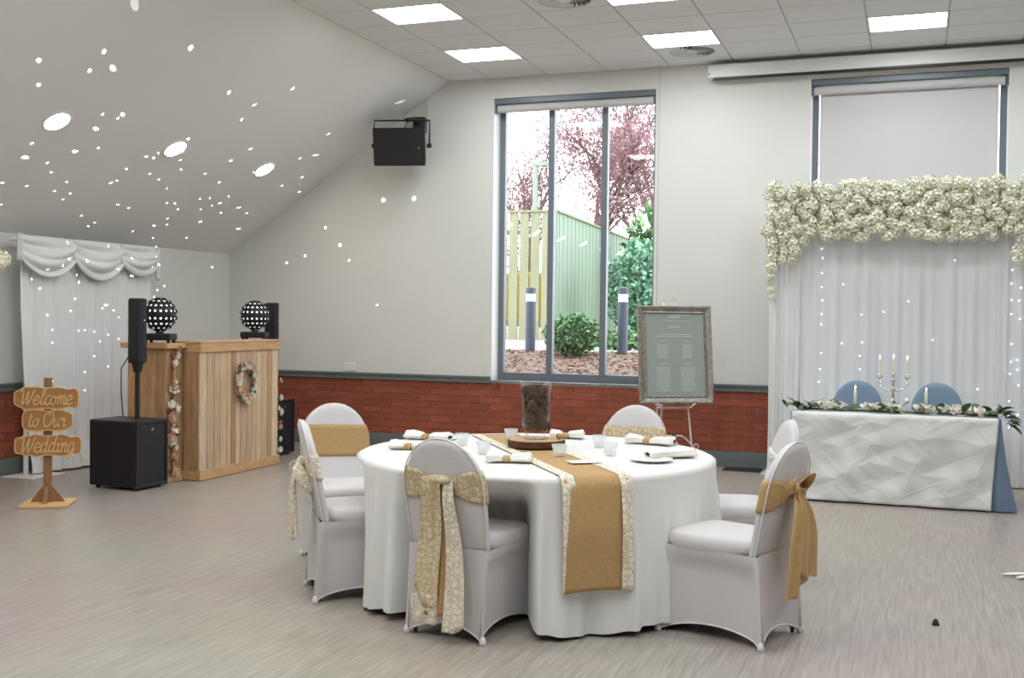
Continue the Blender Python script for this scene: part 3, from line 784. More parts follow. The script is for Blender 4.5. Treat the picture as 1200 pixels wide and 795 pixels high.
# napkins
def napkin(x, y, rz, L, label, knot=False, plate=False):
    t = thing('napkin', label, 'napkin', (x, y, TT-.009), rz)
    sd = rnd.random()*9
    def f(u, v):
        a = 2*PI*u; e = abs(v-.5)*2
        pin = 1-.42*math.exp(-((v-.45)/.10)**2) if not plate else 1
        r = (.026+.012*e*e)*pin*(1+.12*math.sin(5*a+sd+v*3)); fl_ = 1.25+.5*e
        if v < .001 or v > .999: r *= .35
        return ((v-.5)*L, r*fl_*math.cos(a)+.006*math.sin(v*7+sd), max(.001, .024*pin+r*.75*math.sin(a)))
    obj('cloth_roll', MB().grid(f, 22, 22, True), 'napkin', t, smooth=True)
    def g(u, v):
        a = 2*PI*u; return ((.45-.5)*L+(v-.5)*.036, .0275*1.25*math.cos(a), .0165+.0155*math.sin(a))
    obj('burlap_band', MB().grid(g, 18, 2, True), 'burlap', t, smooth=True, solid=.003)
    # a folded corner lying flat under the roll
    def h_(u, v): return (-.02+(u-.5)*L*.9+.02*v, .02+v*.085, .003+.010*(1-v)+.004*math.sin(u*9+sd))
    obj('folded_flap', MB().grid(h_, 8, 4), 'napkin', t, smooth=True, solid=.004)
napkin(-2.53, 5.56, -.15, .28, 'rolled white napkin in burlap ring on table near burlap-band chair')
napkin(-2.43, 5.12, .05, .22, 'white napkin in burlap ring behind the lace-tail chair, lower one')
napkin(-1.80, 4.87, .30, .22, 'white napkin with burlap ring at the front, beside the runner')
napkin(-1.86, 5.98, .3, .20, 'white napkin knotted behind the glass vase')
napkin(-1.36, 5.90, -.15, .28, 'long white napkin roll in front of the lace-band chair')
napkin(-1.13, 5.36, .75, .26, 'bulky folded white napkin beside thin-tie chair', plate=True)
# plates / menu cards under the napkins
tag(obj('side_plate', MB().lathe([(.0, .0), (.06, .0), (.075, .006), (.105, .012), (.104, .0145), (.072, .009), (0, .005)], n=32), 'white_gloss', None, smooth=True, loc=(-1.19, 5.20, TT-.0085)), 'white side plate at table place beside thin-tie chair', 'plate')
tag(obj('menu_card', MB().box(-.075, .075, -.045, .045, 0, .002), 'paper', None, loc=(-1.46, 4.97, TT+.0015), rot=(0, 0, .62)), 'white card lying on the burlap runner', 'card')
tag(obj('menu_card', MB().box(-.06, .06, -.10, .10, 0, .002), 'paper', None, loc=(-2.12, 4.86, TT-.009), rot=(0, 0, 1.3)), 'white card flat on cloth behind lace-tail chair', 'card')

# ------------------------------------------------------------------ head table
HX0, HX1, HY0, HY1, HZ = -.915, .595, 8.815, 9.42, .685
t = thing('head_table', 'rectangular trestle table under blue cloth before the draped backdrop', 'table', ((HX0+HX1)/2, (HY0+HY1)/2, 0))
a, b = (HX1-HX0)/2-.02, (HY1-HY0)/2-.02
obj('tabletop', MB().box(-a, a, -b, b, HZ-.03, HZ-.006), 'wood_board', t)
for sx in (-1, 1):
    for sy_ in (-1, 1): obj('leg', MB().tube([(sx*(a-.12), sy_*(b-.08), 0), (sx*(a-.12), sy_*(b-.08), HZ-.03)], .014, 8), 'dark_metal', t)
# blue under-cloth
def box_cloth(x0, x1, y0, y1, z, amp, per, flare, hem):
    m = MB(); N = 480; L = 2*((x1-x0)+(y1-y0)); vs = []; fs = []
    def pt(s):
        s = s % L; w_, d = x1-x0, y1-y0
        if s < w_: return x0+s, y0, 0, -1
        s -= w_
        if s < d: return x1, y0+s, 1, 0
        s -= d
        if s < w_: return x1-s, y1, 0, 1
        return x0, y1-(s-w_), -1, 0
    rows = [0, .03, .1, .25, .45, .7, 1]
    for v in rows:
        for k in range(N):
            x, y, nx, ny = pt(L*k/N); o = flare*v+amp*v*math.sin(2*PI*k/N*per+.6*math.sin(k*.05))
            sx = flare*2.2*v*v*(1 if nx > 0 else 0)
            vs.append((x+nx*(o+sx), y+ny*(o*.4), z*(1-v)+hem*v))
    for i in range(len(rows)-1):
        for k in range(N): fs.append((i*N+k, i*N+(k+1) % N, (i+1)*N+(k+1) % N, (i+1)*N+k))
    fs.append(tuple(range(N-1, -1, -1)))
    return m.add(vs, fs)
tag(obj('blue_tablecloth', box_cloth(HX0, HX1, HY0, HY1, HZ, .026, 34, .030, .008), 'blue_satin', None, smooth=False), 'dusty blue satin cloth on head table, falling at its end', 'tablecloth')
def ov(u, v):
    # white overlay: over the table top and down the front
    L = .30+HZ-.02; s = v*L
    x = HX0+.008+(HX1-HX0-.026)*u
    if s < .29: return (x, HY0+.29-s, HZ+.0055)
    d = s-.29
    sh = .045*(d/.67)
    xx = x+(.0-sh*max(0, (u-.3)/.7))
    wr = .007*math.sin(u*23+d*9)+.005*math.sin(u*41-d*17)+.004*math.sin(d*31+u*11)
    return (xx, HY0-.020-.022*d/.66+wr*min(1, d*6), HZ+.003-d)
tag(obj('white_overlay', MB().grid(ov, 90, 50), 'crumpled_cloth', None, smooth=True, solid=.002), 'creased white cloth hanging down the front of head table', 'tablecloth')
HT = HZ+.007
chair('blue_chair', 'round-backed blue covered chair behind head table, nearer the brick wall', (-.475, 9.72), (0, -1), CH_B)
chair('blue_chair', 'round-backed blue covered chair behind head table, right of the candelabra', (.17, 9.72), (0, -1), CH_B)
# candelabra
CX, CY = -.165, 9.0
t = thing('candelabra', 'tall silver three-arm candelabra with lit white candles', 'candelabra', (CX, CY, HT))
obj('stem', MB().lathe([(.0, 0), (.055, 0), (.055, .008), (.03, .018), (.014, .04), (.011, .07), (.022, .085), (.011, .10), (.010, .16), (.021, .175), (.012, .19), (.011, .235), (.018, .245), (.010, .262), (.008, .29), (.020, .30), (.020, .306), (0, .306)], n=20), 'silver', t, smooth=True)
for k, s in enumerate((-1, 1)):
    pts = [(0, 0, .20)]+[(s*(.045-.045*math.cos(q*PI/6)+.0), 0, .20-.03*math.sin(q*PI/5)+.0) for q in range(1, 6)]+[(s*.098, 0, .20), (s*.100, 0, .27)]
    obj('arm', MB().tube(pts, .006, 8), 'silver', t, smooth=True)
    obj('crystal_drop', MB().lathe([(0, 0), (.009, .014), (0, .03)], (s*.08, 0, .13), 6), 'vessel_glass', t)
for s in (-1, 0, 1):
    z = .27 if s else .306
    if s: obj('drip_cup', MB().lathe([(.006, -.01), (.022, .006), (.024, .012), (.012, .012), (.012, .030), (0, .03)], (s*.10, 0, z), 16), 'silver', t, smooth=True)
    zc = z+(.03 if s else 0)
    cdl = obj('candle', MB().lathe([(.0095, 0), (.0095, .105), (.004, .11), (0, .11)], (s*.10, 0, zc), 12), 'candle', t)
    obj('flame', MB().lathe([(0, 0), (.0055, .010), (.0045, .02), (0, .034)], (s*.10, 0, zc+.113), 10), 'flame', cdl, smooth=True)
def taper(x, y, label):
    t = thing('taper_candle', label, 'candle', (x, y, HT))
    obj('holder', MB().lathe([(.0, 0), (.032, 0), (.03, .008), (.012, .016), (.013, .035), (0, .035)], n=16), 'silver', t, smooth=True)
    obj('candle', MB().lathe([(.012, .03), (.011, .165), (.004, .17), (0, .17)], n=12), 'candle', t, smooth=True)
    obj('flame', MB().lathe([(0, .172), (.005, .18), (.004, .19), (0, .205)], n=10), 'flame', t, smooth=True)
taper(-.445, 9.02, 'single white taper candle in front of blue chair nearer brick wall')
taper(.075, 9.02, 'single white taper candle in front of blue chair at far end')

# ------------------------------------------------------------------ flower meshes
def rose_mesh(name, m_, seed):
    r_ = random.Random(seed); m = MB()
    m.ball((0, 0, .35), .42, 10, 6, (1, 1, .9))
    for ringn, (n, rad, tilt, sz) in enumerate(((3, .22, .15, .62), (5, .42, .5, .72), (6, .62, .95, .8))):
        for k in range(n):
            a = 2*PI*k/n+ringn*.5+r_.uniform(-.15, .15)
            M_ = Matrix.Rotation(a, 4, 'Z') @ Matrix.Translation((rad*.7, 0, .12+.16*(2-ringn))) @ Matrix.Rotation(tilt+r_.uniform(-.15, .15), 4, 'Y')
            p = MB().grid(lambda u, v: ((.22*math.sin(v*PI*.6)+.18*(u-.5)**2*-2), (u-.5)*sz*math.sin(.35+v*2.3), v*sz*.95), 4, 4).xf(M_)
            m.add(p.v, p.f)
    me = m.mesh(name, True); me.materials.append(MATS[m_]); return me
R_CREAM = [rose_mesh('rose', 'white_petal', k) for k in range(2)]; R_PEACH = [rose_mesh('rose', 'peach_petal', k+5) for k in range(2)]
def leaf_mesh(name, m_, k=.32):
    m = MB().grid(lambda u, v: ((u-.5)*k*2*math.sin(PI*min(1, v*.97+.02))**.8, v, .12*math.sin(v*PI)+.25*abs(u-.5)*k), 4, 6)
    me = m.mesh(name, True); me.materials.append(MATS[m_]); return me
LEAF = leaf_mesh('leaf', 'leaf'); LEAF_T = leaf_mesh('leaf', 'leaf', .14); LEAF_D = leaf_mesh('leaf', 'dry_leaf', .28)
def hydrangea_mesh(seed, m_='cream_petal', npet=26):
    r_ = random.Random(seed); m = MB(); 
    m.ball((0, 0, 0), .5, 8, 5)
    k = 0
    for i in range(npet):
        z = 1-(i+.5)/npet*1.35; a = i*2.39996+seed; s = math.sqrt(max(0, 1-z*z))
        d = Vector((s*math.cos(a), s*math.sin(a), z)); rad = r_.uniform(.72, 1.0)
        q = d.to_track_quat('Z', 'Y').to_matrix().to_4x4()
        for p_ in range(4):
            M_ = Matrix.Translation(d*rad) @ q @ Matrix.Rotation(p_*PI/2+r_.uniform(-.3, .3), 4, 'Z') @ Matrix.Rotation(r_.uniform(-.5, .15), 4, 'Y')
            w_ = r_.uniform(.17, .24)
            pv = [(0, 0, 0), (.16, -w_*.7, .03), (.34, -w_*.5, .07), (.38, w_*.3, .09), (.18, w_*.8, .05)]
            m.add([M_ @ Vector(p) for p in pv], [(0, 1, 2, 3, 4)])
    me = m.mesh('blossom'); me.materials.append(MATS[m_]); return me
HYD = [hydrangea_mesh(k) for k in range(6)]

# garland along the head table
gt = thing('flower_garland', 'garland of white roses and olive leaves along front of head table', 'garland', ((HX0+HX1)/2, 8.93, HT))
obj('stem', MB().tube([(-.72, .01, .012), (-.4, -.02, .012), (0, .015, .012), (.4, -.01, .012), (.74, 0, .012)], .008, 6), 'leaf', gt, smooth=True)
for k in range(17):
    x = -.62+1.30*k/16+rnd.uniform(-.02, .02)
    if k in (4, 9): continue
    s = rnd.uniform(.046, .062)
    inst('rose', rnd.choice(R_CREAM), gt, (x, rnd.uniform(-.055, .0), .026), (rnd.uniform(.2, .8), rnd.uniform(-.4, .4), rnd.uniform(0, 6)), (s, s, s))
for k in range(120):
    x = -.74+1.52*rnd.random() if k < 80 else rnd.choice((-1, 1))*rnd.uniform(.55, .80)
    if abs(x+.25) < .06 : continue
    L = rnd.uniform(.07, .115)
    inst('leaf', rnd.choice((LEAF, LEAF_T, LEAF_T)), gt, (x, rnd.uniform(-.05, .05), rnd.uniform(.012, .03)), (rnd.uniform(-.2, .9), rnd.uniform(-.5, .5), rnd.uniform(0, 6.3)), (L, L, L))
for k in range(26):      # sprig falling over the table end
    L = rnd.uniform(.08, .13); q = k/26
    inst('leaf', LEAF_T, gt, (.74+.07*q+rnd.uniform(-.02, .02), rnd.uniform(-.06, .06), .03-.09*q*q+rnd.uniform(-.015, .02)), (rnd.uniform(-.8, .4), rnd.uniform(-.6, .6), -PI/2+rnd.uniform(-1.1, 1.1)), (L, L, L))

# ------------------------------------------------------------------ backdrop with flower arch
BX0, BX1, BYD = -1.26, 1.05, 10.16
def pleat(s, seed, per, amp):
    r_ = random.Random(seed); 
    return amp*(math.sin(s*per+1.2*math.sin(s*per*.23+seed))*.6+.4*math.sin(s*per*1.9+seed*2)+.3*math.sin(s*per*.45))
bt = thing('backdrop_stand', 'white pipe stand holding pleated drapes behind head table', 'stand', (0, BYD+.05, 0))
for x in (BX0+.03, 1.03): obj('upright', MB().tube([(x, 0, .01), (x, 0, 2.50)], .02, 10), 'white_gloss', bt)
obj('crossbar', MB().tube([(BX0, 0, 2.49), (BX1+.02, 0, 2.49)], .02, 10), 'white_gloss', bt)
for x in (BX0+.03, 1.03): obj('base_plate', MB().box(x-.07, x+.20, -.14, .14, 0, .010), 'white_gloss', bt, bevel=.003)
def drape(x0, x1, y, z0, z1, name, label, m_, seed, per=34, amp=.028, gather=0, nx=260):
    def f(u, v):
        x = x0+(x1-x0)*u; z = z1+(z0-z1)*v
        return (x+.010*math.sin(u*40+v*2)*v, y+pleat(x, seed, per, amp)*(.55+.45*v), z)
    return tag(obj(name, MB().grid(f, nx, 14), m_, None, smooth=True), label, 'drape')
drape(BX0, -.98, BYD-.035, .012, 2.47, 'drape', 'narrow pleated white side drape under the arch corner by brick wall', 'drape', 3, 70, .022, nx=120)
drape(-.99, .63, BYD-.02, .03, 2.47, 'drape', 'wide softly pleated white drape behind the blue chairs', 'drape', 5, 38, .018)
drape(.60, 1.06, BYD-.035, .012, 2.47, 'drape', 'pleated white side drape at the far end of the backdrop', 'drape', 9, 60, .022, nx=140)
ft = thing('fairy_light_curtain', 'strings of tiny bluish fairy lights hanging on the white drapes', 'fairy lights', (0, BYD-.075, 2.42))
bulb = MB().ball((0, 0, 0), .0065, 8, 6).mesh('bulb', True); bulb.materials.append(MATS['bulb'])
for xi, dens in ((-.80, .75), (-.62, .2), (-.46, .3), (-.28, .15), (-.08, .15), (.12, .1), (.30, .15), (.49, .15), (.735, .8), (.80, .7)):
    wr = obj('strand', MB().tube([(xi+.004*math.sin(k), 0, -.30-k*.2) for k in range(9)], .0012, 4), 'white_gloss', ft)
    for k in range(14):
        if rnd.random() < dens: inst('bulb', bulb, wr, (xi+.012*rnd.uniform(-1, 1), -.008, -.36-k*.12+rnd.uniform(-.03, .03)))
# flower arch
at_ = thing('flower_arch', 'deep cream blossom arch across the top of the backdrop', 'flower arch', (0, 9.97, 0))
obj('backing_board', MB().box(-1.22, 1.04, .02, .06, 2.17, 2.53).box(-1.24, -1.06, .02, .06, 1.92, 2.17).box(.83, 1.04, .02, .06, 1.92, 2.17), 'green_core', at_)
for x in (-1.19, .99): obj('post', MB().tube([(x, .045, 0), (x, .045, 2.4)], .014, 8), 'white_gloss', at_)
for x in (-1.19, .99): obj('foot_bar', MB().box(x-.03, x+.03, -.10, .14, 0, .012), 'white_gloss', at_)
spots = []
zz = 2.155
while zz < 2.56:
    x = -1.22
    while x < 1.06: spots.append((x+rnd.uniform(-.04, .04), zz+rnd.uniform(-.034, .034))); x += .070
    zz += .066
for (x, z, w_) in ((-1.2, 2.08, .26), (-1.2, 2.01, .20), (-1.21, 1.94, .17), (-1.22, 1.87, .06), (-1.225, 1.80, .04), (-1.23, 1.73, .0), (-1.215, 1.665, 0), (-1.21, 1.61, 0), (.86, 2.08, .2), (.90, 2.01, .14), (.93, 1.94, .1), (.80, 2.10, .0), (.80, 2.03, 0), (.755, 1.98, 0), (.76, 1.91, 0)):
    q = 0
    while q <= w_+.001: spots.append((x+q+rnd.uniform(-.015, .015), z+rnd.uniform(-.015, .015))); q += .085
for x, z in spots:
    s = rnd.uniform(.046, .060) if z > 1.8 else .036
    inst('blossom', rnd.choice(HYD), at_, (x, rnd.uniform(-.035, .0), z), (PI/2+rnd.uniform(-.5, .5), rnd.uniform(-.4, .4), rnd.uniform(-.5, .5)), (s, s, s))
obj('twig', MB().tube([(-1.215, .01, 1.95), (-1.235, 0, 1.8), (-1.225, 0, 1.7), (-1.21, 0, 1.6)], .006, 6), 'green_core', at_)

# ------------------------------------------------------------------ seating chart on easel
EX, EY = -2.0, 9.52
fn = Vector((.5, -.866)); ez = math.atan2(fn.y, fn.x)+PI/2
et = thing('display_easel', 'ivory scrolled metal easel holding the framed seating chart', 'easel', (EX, EY, 0), ez)
for s in (-1, 1):
    obj('leg', MB().tube([(s*.05, .12, 1.545), (s*.140, .0, .66), (s*.160, -.06, .30), (s*.215, -.16, .012)], .009, 8), 'ivory_metal', et, smooth=True)
    obj('rest_hook', MB().tube([(s*.14, -.045, .625), (s*.14, -.10, .625), (s*.14, -.118, .645), (s*.17, -.112, .66), (s*.185, -.08, .655)], .008, 8), 'ivory_metal', et, smooth=True)
    pts = [(s*(.165-.15*q), -.06, .29+.09*math.sin(q*PI*.62)) for q in [k/8 for k in range(9)]]
    obj('scroll', MB().tube(pts, .007, 6), 'ivory_metal', et, smooth=True)
    pts = [(s*(.195+.035*(1-q*.7)*math.cos(-2.6+q*7)), -.065, .285+.035*(1-q*.7)*math.sin(-2.6+q*7)) for q in [k/18 for k in range(19)]]
    obj('scroll', MB().tube(pts, .006, 6), 'ivory_metal', et, smooth=True)
    pts = [(s*(.032+.030*(1-.6*q)*math.cos(PI+q*7)), .115, 1.575+.030*(1-.6*q)*math.sin(PI+q*7)) for q in [k/18 for k in range(19)]]
    obj('finial', MB().tube(pts, .004, 6), 'ivory_metal', et, smooth=True)
obj('rear_leg', MB().tube([(0, .12, 1.48), (0, .42, .012)], .009, 8), 'ivory_metal', et)
obj('cross_bar', MB().tube([(-.14, -.02, .62), (.14, -.02, .62)], .008, 8), 'ivory_metal', et)
ct = thing('seating_chart', 'mirror seating chart with small white lettering in ornate pewter frame', 'seating chart', (EX, EY, 0), ez)
inn = bpy.data.objects.new('tmp', None)
lean = Matrix.Translation((.01, -.095, .66)) @ Matrix.Rotation(math.radians(-8.5), 4, 'X')
CWI, CHI = .335, .86
def fr_piece(m): return m.xf(lean)
prof = [(0, .0), (.0, .022), (.012, .034), (.03, .028), (.05, .020), (.062, .026), (.072, .012), (.072, .0)]
def frame_side(p0, p1, inw):
    m = MB(); vs = []; n = len(prof)
    for i, p in enumerate((p0, p1)):
        along = Vector(p1)-Vector(p0); along.normalize()
        for d, hgt in prof:
            q = Vector(p)+Vector(inw)*d+along*d*(1 if i == 0 else -1)
            vs.append((q.x, .012-hgt, q.y))
    return m.add(vs, [(k, k+1, n+k+1, n+k) for k in range(n-1)]+[(n-1, 0, n, 2*n-1)])
cs = [Vector((-CWI, 0)), Vector((CWI, 0)), Vector((CWI, CHI)), Vector((-CWI, CHI))]
inws = [Vector((0, 1)), Vector((-1, 0)), Vector((0, -1)), Vector((1, 0))]
for k in range(4): obj('frame_moulding', fr_piece(frame_side(cs[k], cs[(k+1) % 4], inws[k])), 'mirror_frame', ct)
obj('mirror_panel', fr_piece(MB().box(-CWI+.06, CWI-.06, .0, .006, .06, CHI-.06)), 'mirror', ct)
obj('back_board', fr_piece(MB().box(-CWI+.01, CWI-.01, .007, .014, .01, CHI-.01)), 'mat_black', ct)
tx = MB(); r2 = random.Random(3)
def textline(xc, z, wd, h=.006):
    x = xc-wd/2
    while x < xc+wd/2-.008:
        l = r2.uniform(.010, .030); tx.box(x, min(x+l, xc+wd/2), -.0012, .0, z, z+h); x += l+.006
textline(.04, .775, .20, .008); textline(.0, .755, .10, .010); textline(.03, .725, .26, .004); textline(0, .67, .11, .010); textline(0, .605, .30, .006); textline(0, .588, .34, .006)
for cx_ in (-.11, .11):
    textline(cx_, .545, .05, .007)
    for k in range(9): textline(cx_, .515-k*.0145, r2.uniform(.08, .11), .006)
    textline(cx_, .345, .05, .007)
    for k in range(15): textline(cx_, .315-k*.0145, r2.uniform(.10, .15), .006)
obj('lettering', fr_piece(tx), 'chart_text', ct)['kind'] = 'stuff'
C.objects.unlink(inn) if inn.name in C.objects else None
bpy.data.objects.remove(inn)

# ------------------------------------------------------------------ rustic DJ booth
def plank(parent, x0, x1, y0, y1, z0, z1, m_='wood_grey', name='plank'):
    me = MB().box(x0, x1, y0, y1, z0, z1)
    return obj(name, me, m_, parent, bevel=.003)
bt = thing('dj_booth', 'rustic pallet-wood booth front of vertical planks with flower wreath', 'booth', (-5.576, 8.26, 0))
x = 0; yy = -.600; ws = []
rb = random.Random(11)
while yy < .585:
    wd = min(rb.choice((.066, .085, .094, .10, .075)), .600-yy)
    plank(bt, -.022+rb.uniform(-.003, .003), 0, yy+.003, yy+wd-.003, .075, 1.08, 'wood_plank_%d' % rb.randrange(6)); yy += wd
plank(bt, -.03, .014, -.606, .606, .004, .088, 'wood_board', 'bottom_rail')
plank(bt, -.03, .016, -.61, .61, 1.072, 1.145, 'wood_board', 'top_rail')
for k in range(3): plank(bt, -.225+.067*k+.001, -.225+.067*(k+1)-.001, -.600, -.580, .06, 1.08, 'wood')
for k in range(3): plank(bt, -.225+.067*k+.001, -.225+.067*(k+1)-.001, .580, .600, .06, 1.08, 'wood')
plank(bt, -.228, -.03, -.606, -.576, .004, .078, 'wood_board', 'side_rail'); plank(bt, -.228, -.03, -.606, -.576, 1.074, 1.145, 'wood_board', 'side_rail')
plank(bt, -.235, .020, -.615, .615, 1.145, 1.163, 'wood_board', 'top_board')
for k, yk in enumerate((-.5, .5)): plank(bt, -.20, -.16, yk-.02, yk+.02, .004, 1.14, 'wood', 'inner_post')
def tower(y0, y1, label, front_first):
    t = thing('booth_side_tower', label, 'booth', (-5.93, (y0+y1)/2, 0)); d = (y1-y0)/2
    for s in (-1, 1):
        xk = -.19
        for k in range(4): plank(t, xk+.001, xk+.094, s*d-(.02 if s > 0 else 0), s*d+(.02 if s < 0 else 0), .02, 1.105, 'wood'); xk += .095
    yk = -d+.021; n = 3; st = (2*d-.042)/n
    for k in range(n): plank(t, .168, .190, yk+.001, yk+st-.001, .02, 1.105, 'wood'); yk += st
    for k in range(n): plank(t, -.19, -.172, -d+.021+st*k+.001, -d+.021+st*(k+1)-.001, .02, 1.105, 'wood')
    plank(t, .186, .200, -d-.008, d+.004, .002, .05, 'wood_board', 'base_rail')
    plank(t, -.235, .23, -d-.035, d+.01, 1.106, 1.148, 'wood_board', 'top_board')
    return t
tower(7.43, 7.645, 'narrow wooden side tower with rose garland, behind the big subwoofer', 0)
tower(8.89, 9.12, 'narrow wooden side tower nearer window wall, beyond plank booth front', 1)
# wreath on the front
wt = thing('flower_wreath', 'oval wreath of cream and peach roses on the plank front', 'wreath', (-5.556, 8.285, .80))
pts = []
for k in range(24):
    a = 2*PI*k/24; pts.append((0, .115*math.sin(a), .145*math.cos(a)*(1 if math.cos(a) > 0 else 1.0)-.0))
obj('hoop', MB().tube(pts+pts[:1], .010, 6), 'dry_leaf', wt, smooth=True)
def rosed(parent, n, fpos, smin, smax, face, leaves, peach=.45):
    for k in range(n):
        p = fpos(k/n); s = rnd.uniform(smin, smax)
        inst('rose', rnd.choice(R_PEACH if rnd.random() < peach else R_CREAM), parent, p, (face[0]+rnd.uniform(-.5, .5), face[1]+rnd.uniform(-.5, .5), face[2]+rnd.uniform(-.4, .4)), (s, s, s))
    for k in range(leaves):
        p = Vector(fpos(rnd.random()))+Vector((rnd.uniform(-.01, .0), rnd.uniform(-.03, .03), rnd.uniform(-.03, .03))); L = rnd.uniform(.035, .06)
        inst('leaf', rnd.choice((LEAF, LEAF, LEAF_D)), parent, p, (rnd.uniform(-1, 1)+PI/2, rnd.uniform(-1, 1), rnd.uniform(0, 6)), (L, L, L))
def wp(q):
    a = 2*PI*q; return (.012+rnd.uniform(0, .012), .115*math.sin(a)+rnd.uniform(-.018, .018), .145*math.cos(a)+rnd.uniform(-.018, .018))
rosed(wt, 34, wp, .020, .034, (0, PI/2, 0), 36, .3)
rosed(wt, 7, lambda q: (.015, rnd.uniform(-.04, .04), -.145-q*.05), .016, .026, (0, PI/2, 0), 10, .3)
gt2 = thing('rose_garland', 'vertical garland of peach and cream roses on booth side tower', 'garland', (-5.728, 7.50, .55))
obj('cord', MB().tube([(0, 0, .53), (.004, .01, .2), (.002, -.01, -.1), (.004, 0, -.48)], .006, 6), 'dry_leaf', gt2, smooth=True)
for z in (.50, .44, .28, .26, .22, .10, .06, .0, -.02, -.12, -.17, -.20, -.26, -.32, -.34, -.46):
    s = rnd.uniform(.026, .046)
    inst('rose', rnd.choice(R_PEACH+R_CREAM), gt2, (.012, rnd.uniform(-.035, .045), z), (rnd.uniform(-.5, .5), PI/2+rnd.uniform(-.5, .4), rnd.uniform(-.4, .4)), (s, s, s))
for k in range(34):
    L = rnd.uniform(.04, .075)
    inst('leaf', rnd.choice((LEAF, LEAF_D, LEAF_D)), gt2, (.012, rnd.uniform(-.03, .04), rnd.uniform(-.48, .52)), (rnd.uniform(0, 3), rnd.uniform(-1, 1), rnd.uniform(0, 6)), (L, L, L))
gt3 = thing('rose_garland', 'small rose garland on tower corner beside the far subwoofer', 'garland', (-5.728, 9.06, .40))
obj('cord', MB().tube([(0, 0, .42), (.002, .01, 0), (0, 0, -.34)], .005, 6), 'dry_leaf', gt3)
for z in (.36, .20, .10, .06, -.08, -.2, -.3):
    s = rnd.uniform(.022, .034); inst('rose', rnd.choice(R_PEACH+R_CREAM), gt3, (.012, rnd.uniform(0, .06), z), (0, PI/2, rnd.uniform(-.5, .5)), (s, s, s))
for k in range(16):
    L = rnd.uniform(.04, .07); inst('leaf', rnd.choice((LEAF, LEAF_D)), gt3, (.01, rnd.uniform(-.0, .06), rnd.uniform(-.3, .4)), (rnd.uniform(0, 3), rnd.uniform(-1, 1), rnd.uniform(0, 6)), (L, L, L))

# mirror-ball style rotating lights
def ball_light(x, y, z, label):
    t = thing('ball_light', label, 'disco light', (x, y, z), .3)
    obj('base', MB().box(-.12, .12, -.085, .085, .022, .078), 'black_plastic', t, bevel=.012)
    for sx in (-1, 1):
        for s_ in (-1, 1): obj('foot', MB().lathe([(.014, 0), (.016, .024), (0, .024)], (sx*.095, s_*.06, 0), 10), 'black_plastic', t)
    obj('spindle', MB().lathe([(.035, .078), (.03, .11), (0, .11)], n=14), 'black_plastic', t)
    R = .132; zc = .235
    b_ = obj('ball', MB().ball((0, 0, zc), R, 36, 20), 'black_plastic', t, smooth=True)
    lens = MB(); rims = MB()
    for ring_ in range(-4, 5):
        if ring_ == 0: continue
        lat = (abs(ring_)-.35)*math.radians(20)*(1 if ring_ > 0 else -1); n = max(5, round(20*math.cos(lat)))
        for k in range(n):
            a = 2*PI*(k+.5*(ring_ % 2))/n; d = Vector((math.cos(lat)*math.cos(a), math.cos(lat)*math.sin(a), math.sin(lat)))
            q = d.to_track_quat('Z', 'Y').to_matrix().to_4x4()
            M_ = Matrix.Translation(Vector((0, 0, zc))+d*(R-.003)) @ q
            p = MB().lathe([(.0155, 0), (.0155, .013), (.0115, .013), (.0115, .008)], n=10).xf(M_); rims.add(p.v, p.f)
            p = MB().lathe([(.0115, .007), (.008, .0095), (0, .0105)], n=10).xf(M_); lens.add(p.v, p.f)
    obj('lens_rims', rims, 'black_plastic', b_)['kind'] = 'stuff'; obj('lenses', lens, 'lens_light', b_)['kind'] = 'stuff'
    cap = obj('top_lens', MB().lathe([(.016, zc+R-.004), (.016, zc+R+.010), (0, zc+R+.012)], n=12), 'black_plastic', b_)
    # every lens throws its own thin beam: one narrow spot lamp per beam
    rg = random.Random(int(y*100)); ld = bpy.data.lights.new('beam_lamp', 'SPOT'); ld.energy = DOT_POWER; ld.color = (.93, .97, 1)
    ld.spot_size = math.radians(.8); ld.spot_blend = .35; ld.shadow_soft_size = .001
    for k in range(165):
        dz = .0+.94*(k+.5)/165; a = k*2.39996+rg.uniform(-.5, .5); q = math.sqrt(max(0, 1-dz*dz))
        d = Vector((q*math.cos(a), q*math.sin(a), dz)) + Vector((rg.gauss(0, .06), rg.gauss(0, .06), rg.gauss(0, .06))); d.normalize()
        if d.x > .35 or (d.y > .35 and rg.random() < .6): continue                    # the beams thrown into the open hall fade out
        lo = bpy.data.objects.new('beam_lamp', ld); C.objects.link(lo); lo.parent = b_
        w_ = Matrix.Rotation(-.3, 4, 'Z') @ d
        lo.location = Vector((0, 0, zc))+w_*(R+.016); lo.rotation_euler = w_.to_track_quat('-Z', 'Y').to_euler()
ball_light(-5.89, 7.545, 1.148, 'black disco ball light on tower behind the big subwoofer')
ball_light(-5.93, 9.00, 1.148, 'black disco ball light on tower nearer the window wall')

